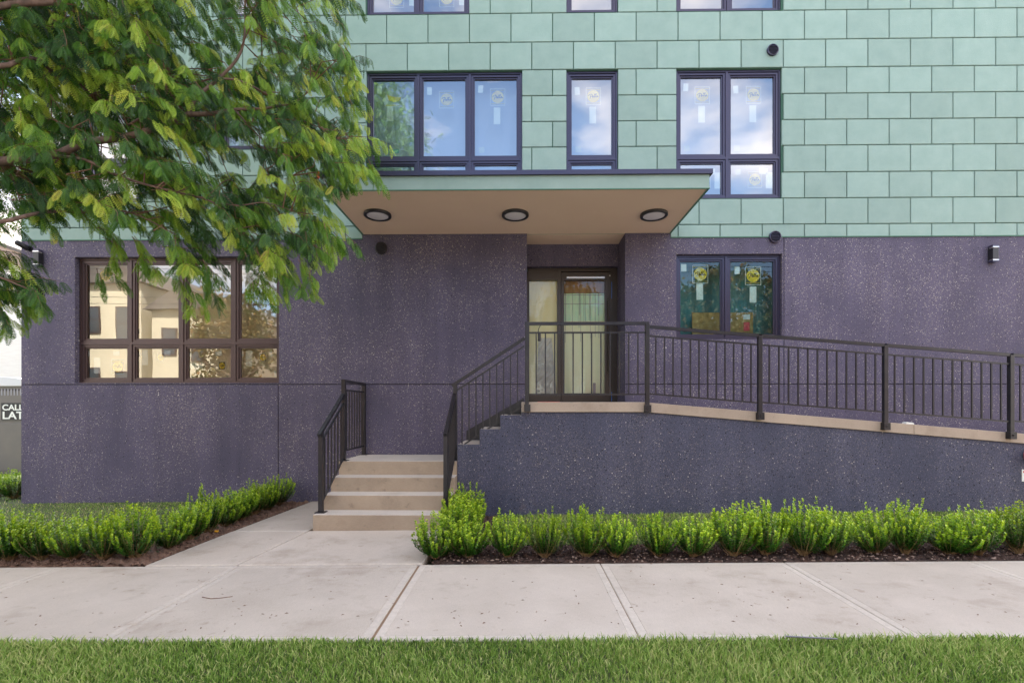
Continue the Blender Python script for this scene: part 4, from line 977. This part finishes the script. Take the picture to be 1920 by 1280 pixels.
def tb(name, pts, rad, sides=8, mt='bark'):
    mb = MB(); pts = [Vector(p) - Vector(TO) for p in pts]
    P_ = []; Rr_ = []
    for i in range(len(pts) - 1):     # smooth by subdividing
        a, b = pts[i], pts[i + 1]; p0 = pts[max(i - 1, 0)]; p3 = pts[min(i + 2, len(pts) - 1)]
        for k in range(4):
            t = k / 4; P_.append(.5 * ((2 * a) + (b - p0) * t + (2 * p0 - 5 * a + 4 * b - p3) * t * t + (3 * a - p0 - 3 * b + p3) * t ** 3)); Rr_.append(rad[i] + (rad[i + 1] - rad[i]) * t)
    P_.append(pts[-1]); Rr_.append(rad[-1]); mb.tube(P_, Rr_, sides); return mb.build(name, M[mt], tree, smooth=True)
tb('trunk', [(-4.9, -4.75, -.05), (-4.88, -4.75, .9), (-4.92, -4.72, 1.9), (-4.86, -4.7, 2.9), (-4.9, -4.75, 4.2), (-4.8, -4.7, 5.9), (-4.75, -4.7, 9.2)], [.15, .115, .105, .1, .08, .06, .02], 12)
def lim(lst, D0): return [tuple(P(px, py, CAM[1] + D0 + dd)) for px, py, dd in lst]
BR = []
def branch(pl, r0_, r1_, start=None, D0=3.1, name='branch'):
    pts = lim(pl, D0)
    if start is not None: pts = [start] + pts
    n = len(pts); tb(name, pts, [r0_ + (r1_ - r0_) * i / (n - 1) for i in range(n)], 7); BR.append(np.array(pts)); return pts
T1 = (-4.86, -4.7, 2.6); T2 = (-4.87, -4.72, 3.2); T3 = (-4.86, -4.71, 3.6)
b1 = branch([(-150, 330, -.5), (0, 303, -.1), (100, 292, 0), (160, 268, .05), (230, 258, .1), (300, 238, .15), (352, 215, .2)], .034, .016, T1)
branch([(352, 215, .2), (400, 213, .22), (440, 206, .28), (500, 203, .33), (560, 188, .38), (590, 150, .4)], .017, .003)
branch([(352, 215, .2), (372, 180, .2), (410, 148, .25), (445, 110, .27), (458, 70, .3), (460, 0, .35), (462, -90, .4)], .014, .004)
branch([(410, 148, .25), (450, 152, .3), (505, 180, .35), (540, 215, .4), (600, 240, .45), (660, 280, .5)], .008, .002)
branch([(160, 300, 0), (210, 325, .05), (270, 345, .1), (330, 360, .15), (400, 380, .2), (440, 430, .25), (480, 470, .28), (500, 500, .3)], .011, .003, b1[3])
branch([(400, 380, .2), (450, 385, .25), (500, 380, .3), (560, 400, .35)], .006, .002)
branch([(-120, 420, -.4), (85, 397, 0), (150, 398, .05), (215, 396, .1), (256, 402, .15), (330, 440, .2)], .015, .003, T1)
branch([(-140, 60, -.4), (0, 12, -.1), (100, 5, 0), (130, -10, .1), (260, -80, .3)], .026, .01, T2)
branch([(-100, 120, -.3), (60, 110, 0), (95, 132, .1), (140, 150, .2), (175, 175, .3), (260, 190, .4)], .018, .004, T3)
branch([(-130, -120, -.2), (60, -160, .1), (260, -210, .3), (420, -230, .5)], .03, .006, T3)
branch([(240, 235, .12), (300, 200, .2), (330, 190, .3), (292, 150, .4), (280, 120, .45)], .007, .002)
branch([(440, 206, .28), (480, 250, .3), (530, 300, .35), (550, 340, .4)], .006, .002)
branch([(-160, 460, -.5), (-60, 500, -.3), (0, 520, -.2), (60, 545, -.1)], .014, .003, T1)
# crown outline in metres on a sheet 3.5 m from the lens is only where twigs may start; depth varies by +-0.9 m
POLY = [(-260, -260), (560, -260), (640, -60), (660, 60), (672, 120), (668, 200), (690, 280), (675, 330), (640, 370), (640, 430), (590, 470), (560, 500), (500, 520), (450, 480), (420, 430), (390, 520), (360, 545), (335, 520), (300, 430),
        (250, 440), (215, 455), (195, 470), (165, 430), (110, 425), (70, 440), (20, 430), (60, 520), (85, 570), (30, 610), (0, 600), (-60, 640), (-260, 600)]
def inpoly(x, y, poly):
    c = False; j = len(poly) - 1
    for i in range(len(poly)):
        if (poly[i][1] > y) != (poly[j][1] > y) and x < (poly[j][0] - poly[i][0]) * (y - poly[i][1]) / (poly[j][1] - poly[i][1]) + poly[i][0]: c = not c
        j = i
    return c
GAPS = [(330, 300, 26, 24), (470, 330, 34, 26), (350, 130, 20, 26), (580, 330, 22, 18), (230, 380, 40, 14), (520, 60, 18, 26), (150, 230, 26, 14), (60, 200, 26, 14), (330, 50, 16, 30), (600, 60, 16, 30), (400, 330, 55, 30), (215, 320, 34, 30), (390, 60, 22, 40), (470, 105, 30, 22), (560, 130, 26, 30), (500, 270, 30, 20), (130, 430, 60, 14), (440, 140, 20, 14), (600, 200, 20, 20), (120, 480, 60, 26), (265, 450, 40, 24), (630, 100, 22, 40), (545, 60, 24, 26), (540, 430, 26, 22), (10, 470, 40, 18), (425, 300, 40, 20)]
g = np.random.default_rng(21)
allpts = np.concatenate([np.array([b[i] + (b[i + 1] - b[i]) * t for i in range(len(b) - 1) for t in (0, .25, .5, .75)]) for b in BR])
fb, fd, fn, fl, fdr, ft_ = [], [], [], [], [], []
twm = MB(); conn = 0
def spray(p, L_, dirv, shade):
    """an arching twig with alternate fronds"""
    global conn
    d = np.array(dirv, float); d /= np.linalg.norm(d); n = max(4, int(L_ / .030)); pts = []
    q = np.array(p, float); dd = d.copy()
    for i in range(n):
        pts.append(q.copy()); q = q + dd * (L_ / n); dd = dd + np.array([0, 0, -.55 / n * 2.2]) + g.normal(0, .05, 3); dd /= np.linalg.norm(dd)
    twm.tube([tuple(pts[0] - TO), tuple(pts[n // 2] - TO), tuple(pts[-1] - TO)], [.003, .002, .001], 3, caps=False)
    for i in range(1, n):
        t = pts[i] - pts[i - 1]; t /= np.linalg.norm(t); side = np.cross(t, [0, 0, 1]); side /= np.linalg.norm(side) + 1e-6
        for s in ((-1, 1) if i % 2 else (1,)):
            dv = t * .45 + side * s * g.uniform(.2, .65) + np.array([0, 0, -g.uniform(.5, 1.1)]) + g.normal(0, .12, 3); dv /= np.linalg.norm(dv)
            nv = np.array([0, -.6, .7]) + g.normal(0, .5, 3)
            fb.append(pts[i]); fd.append(dv); fn.append(nv); fl.append(g.uniform(.085, .135) * (1 - .25 * i / n)); fdr.append(g.uniform(.05, .35))
            ft_.append(np.clip(shade + g.normal(0, .08) + .12 * i / n, 0, .86) if g.random() > .006 else g.uniform(.85, 1))
    return pts
cnt = 0; tries = 0
while cnt < 2900 and tries < 80000:
    tries += 1; px = g.uniform(-260, 690); py = g.uniform(-260, 640)
    if not inpoly(px + 6, py + 22, POLY): continue
    if any(((px - a) / (c * 1.1)) ** 2 + ((py + 18 - b) / (d_ * 1.2)) ** 2 < 1 for a, b, c, d_ in GAPS) and g.random() < .93: continue
    if px > 590 and 285 < py < 410 and g.random() < .5: continue
    edge = px > 560 or py > 400
    dens = 1.0 if px < 330 else .72
    if px < 0 or py < 0: dens = .45
    if py > 400: dens = .55
    if g.random() > dens: continue
    dep = g.uniform(3.15, 4.7) if not edge else g.uniform(3.25, 4.1)
    if px < 330 and g.random() < .15: dep = g.uniform(3.0, 3.15)
    p = P(px, py, CAM[1] + dep)
    shade = g.choice([.05, .2, .38, .55, .70], p=[.26, .24, .2, .18, .12])  # sunlit and shaded clumps put into the leaf tint, spray by spray
    spray(p - np.array([.08, 0, -.04]), g.uniform(.16, .34), (g.uniform(.1, 1.0), g.normal(0, .45), g.uniform(-.35, .45)), shade)
    if cnt % 4 == 0:
        dd = np.linalg.norm(allpts - p, axis=1); j = int(np.argmin(dd + .25 * np.abs(allpts[:, 0] - p[0] + .25))); a = allpts[j]
        m_ = (a + p) / 2 + np.array([0, 0, .06]) + g.normal(0, .03, 3)
        if dd[j] < 1.1: twm.tube([tuple(a - TO), tuple(m_ - TO), tuple(p - np.array([.08, 0, -.04]) - TO)], [.0045, .0035, .003], 4, caps=False)
    cnt += 1
# three long sprays that hang over the ground floor window and by the corner
for pl in ([(195, 440), (200, 470), (196, 500)], [(330, 430), (352, 470), (372, 510), (352, 540), (338, 505), (385, 540), (400, 500), (368, 480), (345, 455)], [(250, 430), (262, 465), (285, 490), (270, 470)],
           [(490, 470), (530, 505), (500, 530), (560, 520), (575, 500), (520, 480), (482, 500), (545, 470), (470, 520)], [(30, 500), (62, 520), (60, 545), (20, 560), (-10, 560), (8, 590), (12, 520)],
           [(600, 410), (625, 430), (580, 440), (640, 440), (560, 420), (600, 450)], [(670, 300), (655, 320), (680, 290), (640, 300)], [(640, 70), (655, 90), (628, 60), (650, 130), (640, 180), (655, 230)]):
    for px, py in pl:
        for _ in range(3):
            p = P(px + g.normal(0, 8), py + 12 + g.normal(0, 6), CAM[1] + 3.6 + g.normal(0, .12)); spray(p, g.uniform(.10, .2), (g.uniform(.0, .6), g.normal(0, .3), g.uniform(-.8, -.1)), g.choice([.3, .42, .55]))
fb, fd, fn, fl, fdr, ft_ = map(np.array, (fb, fd, fn, fl, fdr, ft_))
print('fronds', len(fl))
V = frond_batch(FT, fb - TO, fd, fn, fl, fdr); Q = np.arange(len(V)).reshape(-1, 4)
o = raw_obj('crown', raw_mesh('crown', V, Q, M['leaf'], np.repeat(ft_, len(FT))), tree); o['kind'] = 'stuff'
o = twm.build('twigs', M['twig'], tree); o['kind'] = 'stuff'
# the rest of the crown, above and beyond the left of the view, coarser leaves
n = 26000; g2 = np.random.default_rng(31); c = g2.normal(0, 1, (n, 3)); c /= np.linalg.norm(c, axis=1, keepdims=True); rad = g2.uniform(.35, 1, (n, 1)) ** .5
cl = g2.normal(0, 1, (90, 3)); cl /= np.linalg.norm(cl, axis=1, keepdims=True); cl = cl * g2.uniform(.4, 1, (90, 1)) * np.array([2.7, 2.0, 3.0]) + np.array([-4.7, -4.6, 7.3])
b = cl[g2.integers(0, 90, n)] + g2.normal(0, .36, (n, 3))
pxs = 972 + b[:, 0] / np.maximum(b[:, 1] + 7.07, .3) * 900; pys = 767 - (b[:, 2] - 1.41) / np.maximum(b[:, 1] + 7.07, .3) * 900
keep = ~((pxs > -60) & (pys > -60) & (b[:, 1] > -6.9) & ((pxs > 330) | (pys > 200))); b = b[keep]; n = len(b)
d = np.stack([g2.normal(0, .6, n), g2.normal(0, .6, n), -g2.uniform(.2, 1.2, n)], 1); d /= np.linalg.norm(d, axis=1, keepdims=True)
V = frond_batch(FT6, b - TO, d, g2.normal(0, 1, (n, 3)), g2.uniform(.14, .22, n), g2.uniform(0, .3, n)); 
o = raw_obj('upper_crown', raw_mesh('upper_crown', V, np.arange(len(V)).reshape(-1, 4), M['leaf'], np.repeat(g2.uniform(.1, .6, n), len(FT6))), tree); o['kind'] = 'stuff'

# ================================================================== NEIGHBOUR SIDE (left sliver)
hs = thing('neighbour_house', 'white painted brick house with pink soffit behind the portable toilet', 'house', (0, 0, 0))
YH = 7.5
pk = P(-330, 170, YH); e0 = P(0, 484, YH); e1 = P(42, 499, YH)
slp = (e1[2] - e0[2]) / (e1[0] - e0[0])
xr2 = -8.4; zr = float(e1[2] + slp * (xr2 - e1[0])); xp = -16.5; zp_ = float(e1[2] + slp * (xp - e1[0]))
mb = MB(); mb.extrude([(-24.5, -.2), (xr2, -.2), (xr2, zr), (xp, zp_), (-24.5, zr)], YH, YH + 9); mb.build('wall', M['whitewall'], hs)
mb = MB(); mb.extrude([(xp, zp_), (xr2 + .2, zr + slp * .2), (xr2 + .2, zr + slp * .2 + .40), (xp, zp_ + .40), (-24.7, zr + slp * .2 + .4), (-24.7, zr + slp * .2)], YH - .35, YH - .002); mb.build('rake_soffit', M['rake'], hs)
mb = MB(); mb.extrude([(xp, zp_ + .402), (xr2 + .3, zr + slp * .3 + .402), (xr2 + .3, zr + slp * .3 + .5), (xp, zp_ + .5), (-24.8, zr + slp * .3 + .5), (-24.8, zr + slp * .3 + .402)], YH - .45, YH + 9.2); mb.build('roof', M['roofing'], hs)
YT = 3.3
tx1 = float(P(54, 800, YT)[0]); tx0 = tx1 - 1.12; ztr = float(P(0, 716, YT)[2])
pt = thing('portable_toilet', 'grey portable toilet with rounded white roof and black sign, left of the building', 'portable toilet', ((tx0 + tx1) / 2, YT, -.05))
hw = .56
mb = MB(); mb.box(-hw, hw, 0, 1.1, -.03, ztr - .02); mb.build('cabin', M['toilet'], pt, bevel=.02)
mb = MB(); zz = ztr + .05
mb.extrude([(-hw - .03, zz - .09), (hw + .03, zz - .09), (hw + .03, zz - .02)] + [((hw + .02) * math.cos(a), zz - .02 + .13 * math.sin(a)) for a in np.linspace(0, math.pi, 14)][1:-1] + [(-hw - .03, zz - .02)], -.05, 1.15); mb.build('roof', M['toiletroof'], pt, bevel=.008)
mb = MB(); mb.box(-.42, .42, -.012, -.001, .12, 1.15); mb.build('door_panel', M['toilet'], pt, bevel=.004)
mb = MB(); mb.box(-.42, .42, -.012, -.001, 1.20, ztr - .14); mb.build('door_panel', M['toilet'], pt, bevel=.004)
zl0 = float(P(0, 741, YT)[2]) + .05; zl1 = float(P(0, 729, YT)[2]) + .05
for i in range(14):
    mb = MB(); x = -.46 + i * .07; mb.box(x, x + .03, -.016, -.001, zl0, zl1); mb.build('vent_slat', M['steel'], pt)
sx0 = float(P(4, 770, YT)[0]) - (tx0 + tx1) / 2; sz1 = float(P(4, 755, YT)[2]) + .05; sz0 = float(P(4, 787, YT)[2]) + .05
mb = MB(); mb.box(sx0, sx0 + .66, -.022, -.0165, sz0, sz1); sgn = mb.build('sign', M['blackprint'], pt)
def text(body, x, y, z, size, m, parent, name='lettering', extr=.001, xs=1.0):
    cu = bpy.data.curves.new(name, 'FONT'); cu.body = body; cu.size = size; cu.extrude = extr; cu.offset = size * .025
    o = bpy.data.objects.new(name, cu); col.objects.link(o); bpy.context.view_layer.update(); dg = bpy.context.evaluated_depsgraph_get()
    me = bpy.data.meshes.new_from_object(o.evaluated_get(dg)); bpy.data.objects.remove(o); me.materials.clear(); me.materials.append(m)
    o = bpy.data.objects.new(name, me); o.location = (x, y, z); o.rotation_euler = (R(90), 0, 0); o.scale = (xs, 1, 1); return link(o, parent)
hs_ = sz1 - sz0
text('CALL A', sx0 + .025, -.0245, sz1 - hs_ * .42, hs_ * .46, M['white_sticker'], sgn, xs=1.16)
text('LAT', sx0 + .025, -.0245, sz0 + hs_ * .07, hs_ * .60, M['white_sticker'], sgn, xs=1.22)

# ================================================================== ACROSS THE STREET (seen in the window reflections)
def far_house(name, label, x0, x1, y, d, h, m, wins, roofh=1.6, ridge='x'):
    t = thing(name, label, 'house', (0, 0, 0)); mb = MB(); mb.box(x0, x1, y - d, y, -.2, h); mb.build('wall', m, t)
    mb = MB(); xm = (x0 + x1) / 2
    if roofh: mb.extrude([(x0 - .3, h), (x1 + .3, h), (xm, h + roofh)], y - d - .3, y + .3); mb.build('roof', M['roofing'], t)
    else: mb.box(x0 - .1, x1 + .1, y - d - .1, y + .1, h, h + .25); mb.build('cornice', M['whitewall'], t)
    for wx, wz, ww, wh in wins:
        mb = MB(); mb.box(wx, wx + ww, y + .001, y + .06, wz, wz + wh); f = mb.build('window', M['frame_b'], t)
        mb = MB(); mb.box(wx + .08, wx + ww - .08, y + .061, y + .07, wz + .08, wz + wh / 2 - .03); mb.box(wx + .08, wx + ww - .08, y + .061, y + .07, wz + wh / 2 + .03, wz + wh - .08); mb.build('pane', M['darkglass'], f)
    mb = MB(); dx_ = x0 + (x1 - x0) * .45; mb.box(dx_, dx_ + 1, y + .001, y + .05, 0, 2.1); mb.build('door', M['frame_b'], t)
far_house('detached_house', 'tall narrow cream townhouse across the street, on the left of its twin', -24.6, -20.9, -19, 9, 8.4, M['cream'], [(-24, 5.6, .8, 1.5), (-22.3, 5.2, .8, 1.9), (-24, 2.0, .8, 1.7), (-22.3, 1.6, .8, 1.9)], 1.6)
far_house('detached_house', 'shorter cream townhouse across the street with porch side tree', -20.3, -16.4, -19, 9, 6.9, M['cream'], [(-19.7, 4.4, .8, 1.5), (-18.1, 4.0, .8, 1.8), (-19.7, 1.2, .8, 1.7), (-17.4, 1.2, .8, 1.7)], 1.5)
far_house('brick_house', 'red brick house across the street with flat cornice', -13.5, -6, -20, 9, 6.4, M['redbrick'], [(-12.7, 3.8, 1, 1.6), (-10.5, 3.8, 1, 1.6), (-8.2, 3.8, 1, 1.6), (-12.7, 1.0, 1, 1.6), (-8.2, 1.0, 1, 1.6)], 0)
far_house('detached_house', 'low brick cottage across the street with gable roof and two windows', 5.2, 10.5, -21, 8, 4.6, M['redbrick'], [(6, 1, 1.2, 1.5), (8.6, 1, 1.2, 1.5)], 2.0)
far_house('brick_house', 'brick house with gabled roof at the far right across the street', 13, 21, -19.5, 8, 6.2, M['redbrick'], [(14, 3.6, 1, 1.6), (18.5, 3.6, 1, 1.6), (14, .9, 1, 1.6), (18.5, .9, 1, 1.6)], 2.4)
def far_tree(x, y, h, r, seed, label, n=5200, crown_z=.62):
    g = np.random.default_rng(seed); t = thing('broadleaf_tree', label, 'tree', (x, y, -.1), 'trees across the street')
    mb = MB(); mb.tube([(0, 0, 0), (.05, 0, h * .3), (0, .1, h * .6), (.1, 0, h * .85)], [.2, .15, .1, .03], 9); mb.build('trunk', M['bark'], t, smooth=True)
    C = []
    for i in range(9):
        a = i * 2.4; e = g.uniform(.5, .95); q = (math.cos(a) * r * .75, math.sin(a) * r * .75, h * (.45 + .45 * i / 9)); mb = MB(); mb.tube([(0, 0, h * (.28 + .05 * i)), (q[0] * .5, q[1] * .5, q[2] * .85), q], [.06, .04, .015], 6); mb.build('branch', M['bark'], t, smooth=True)
    cc = g.normal(0, 1, (46, 3)); cc /= np.linalg.norm(cc, axis=1, keepdims=True); cc = cc * g.uniform(.45, 1, (46, 1)) * np.array([r, r, h * .36]) + np.array([0, 0, h * crown_z])
    p = cc[g.integers(0, 46, n)] + g.normal(0, .36, (n, 3)); a = g.normal(0, 1, (n, 3)); a /= np.linalg.norm(a, axis=1, keepdims=True); b = np.cross(a, g.normal(0, 1, (n, 3))); b /= np.linalg.norm(b, axis=1, keepdims=True); s = g.uniform(.07, .13, (n, 1))
    V = np.stack([p - a * s, p + b * s * .6, p + a * s, p - b * s * .6], 1).reshape(-1, 3)
    raw_obj('crown', raw_mesh('crown', V, np.arange(len(V)).reshape(-1, 4), M['farleaf'], np.repeat(np.clip(g.normal(.45, .25, n), 0, 1), 4)), t)['kind'] = 'stuff'
far_tree(-27.6, -16.8, 8.5, 2.6, 41, 'rusty autumn tree beside the cream house across the street')
far_tree(-14.4, -16.6, 8.2, 2.0, 42, 'autumn tree between the cream and brick houses across the street')
far_tree(-9.3, -16.9, 6.2, 1.7, 43, 'low bushy tree before the brick house across the street')
far_tree(-3.2, -17.2, 7.5, 2.4, 44, 'tree left of the brick cottage across the street')
far_tree(2.6, -17, 8.4, 2.8, 46, 'unseen dense tree added opposite the entrance door to dim its reflection', n=14000)  # added out of view so the door glass mirrors less bright sky
far_tree(8.6, -15.2, 8.0, 2.2, 47, 'unseen slimmer tree added before the brick cottage to cover bright sky reflection', n=10000)  # added out of view to cover bright sky mirrored in the teal window
far_tree(12.8, -15.6, 9.8, 2.7, 45, 'tall tree right of the brick cottage across the street', n=15000)
far_tree(-12.5, 15, 11.5, 3.6, 48, 'tall tree rising behind the white house left of the building', n=12000)
ul = thing('utility_pole', 'wooden utility pole with wires across the street', 'utility pole', (-31.0, -14.2, -.1))
mb = MB(); mb.tube([(0, 0, 0), (0, 0, 9.5)], [.15, .11], 10); mb.build('pole', M['bark'], ul); mb = MB(); mb.box(-.05, .05, -1, 1, 8.7, 8.82); mb.build('crossarm', M['bark'], ul)
for k, (yy, z) in enumerate(((-.8, 8.9), (0, 8.9), (.8, 8.9), (0, 7.6), (0, 7.3))):
    mb = MB(); mb.tube([(xx, yy, z - 1.1 * (1 - ((xx - 30) / 60) ** 2)) for xx in np.linspace(-30, 90, 33)], .012, 4, caps=False); mb.build('wire', M['blackprint'], ul)

# ================================================================== SMALL THINGS
def small(name, label, cat, mb, m, loc, rot=(0, 0, 0), bevel=0):
    o = mb.build(name, m, None, loc, bevel=bevel); o.rotation_euler = rot; return tag(o, label, cat)
q = G(1640, 1032, .05); mb = MB(); mb.box(-.055, .055, -.012, .012, -.004, .004)
small('plastic_tag', 'yellow plastic plant tag lying in the right soil bed', 'plant tag', mb, M['orange'], (q[0], q[1], gz(q[0], q[1]) + .02), (.2, .1, -.35), .002)
q = G(406, 995, .02); mb = MB(); mb.box(-.02, .02, -.012, .012, -.003, .003)
small('fallen_leaf', 'bright yellow leaf lying by the left hedge', 'leaf', mb, M['orange'], (q[0], q[1], gz(q[0], q[1]) + .02), (.5, .1, .35))
a = G(1473, 1199, .03); b = G(1570, 1204, .03); mb = MB(); mb.tube([tuple(a - a), tuple(b - a)], .005, 8)
small('steel_rod', 'thin grey steel rod lying at the grass edge', 'rod', mb, M['steel'], (a[0], a[1] + .0, base_z(a[0]) + .035))
pts = [G(x, y, 0) for x, y in ((379, 1113), (395, 1116), (412, 1115), (436, 1112))]; mb = MB(); mb.tube([tuple(p - pts[0]) for p in pts], .003, 5)
small('twig', 'thin dry twig lying on the sidewalk left of the path', 'twig', mb, M['twig'], (pts[0][0], pts[0][1], base_z(pts[0][0]) + .004))
g = np.random.default_rng(9); mb = MB()
for i in range(220):
    px, py = g.uniform(0, 1920), g.uniform(1000, 1185); p = G(px, py, 0); z = base_z(p[0]); s = g.uniform(.003, .010); an = g.uniform(0, 6.28)
    if p[1] > SY1 - .02 or p[1] < SY0 + .02: continue
    c_, s_ = math.cos(an) * s, math.sin(an) * s; k = len(mb.v)
    mb.quad((p[0] - c_ * 1.6, p[1] - s_ * 1.6, z + .002), (p[0] + s_ * .5, p[1] - c_ * .5, z + .004), (p[0] + c_ * 1.6, p[1] + s_ * 1.6, z + .003), (p[0] - s_ * .5, p[1] + c_ * .5, z + .006))
o = mb.build('leaf_litter', M['twig']); tag(o, 'tiny dry leaf crumbs scattered over the sidewalk', 'litter', kind='stuff')
q = P(1706, 794, YR); mb = MB(); g = np.random.default_rng(3)
pf = [(-.06, 0), (-.055, .02), (-.03, .028), (0, .022), (.03, .027), (.055, .018), (.06, .0)]
mb.extrude(pf, -.03, .03); small('paper_scrap', 'crumpled white scrap of paper lying on the ramp curb', 'paper scrap', mb, M['white_sticker'], (q[0], YR + .03, curb_top(float(q[0])) - .001), (0, .075, .1), .004)
q = P(597, 328, CYF - .03); mb = MB(); mb.box(-.025, .004, -.006, .02, -.05, .04)
small('red_marker', 'small red flag tied to the left end of the canopy', 'marker', mb, M['red'], (CX0 - .035, CYF - .04, float(q[2])), (0, .1, 0), .003)
mb = MB(); mb.box(-.16, .16, 0, .05, 0, .014)
small('red_strip', 'red strip lying on the door threshold', 'strip', mb, M['red'], (float(P(1030, 750, -.3)[0]), -.2, Z_PLAT), (0, 0, .03), .002)
fd_ = thing('fire_hose_inlet', 'red capped hose inlet on the ramp wall at the right edge', 'hose inlet', (float(P(1932, 853, YR)[0]), YR, float(P(1932, 853, YR)[2])))
mb = MB(); mb.tube([(0, 0, 0), (0, -.02, 0)], .11, 24); mb.build('wall_flange', M['chrome'], fd_)
mb = MB(); mb.tube([(0, -.02, 0), (0, -.09, 0)], .055, 20); mb.build('pipe', M['pink'], fd_)
mb = MB(); mb.tube([(0, -.09, 0), (0, -.13, 0), (0, -.14, 0)], [.085, .085, .06], 20); mb.build('cap', M['pink'], fd_)
sg = thing('wall_sign', 'small white sign below the red hose inlet', 'sign', (float(P(1938, 891, YR)[0]), YR, float(P(1938, 891, YR)[2])))
mb = MB(); mb.box(-.15, .15, -.006, 0, -.075, .075); mb.build('plate', M['white_sticker'], sg, bevel=.002)
mb = MB(); mb.box(-.135, -.10, -.0085, -.0062, .035, .06); mb.build('red_mark', M['red'], sg)
print('done')
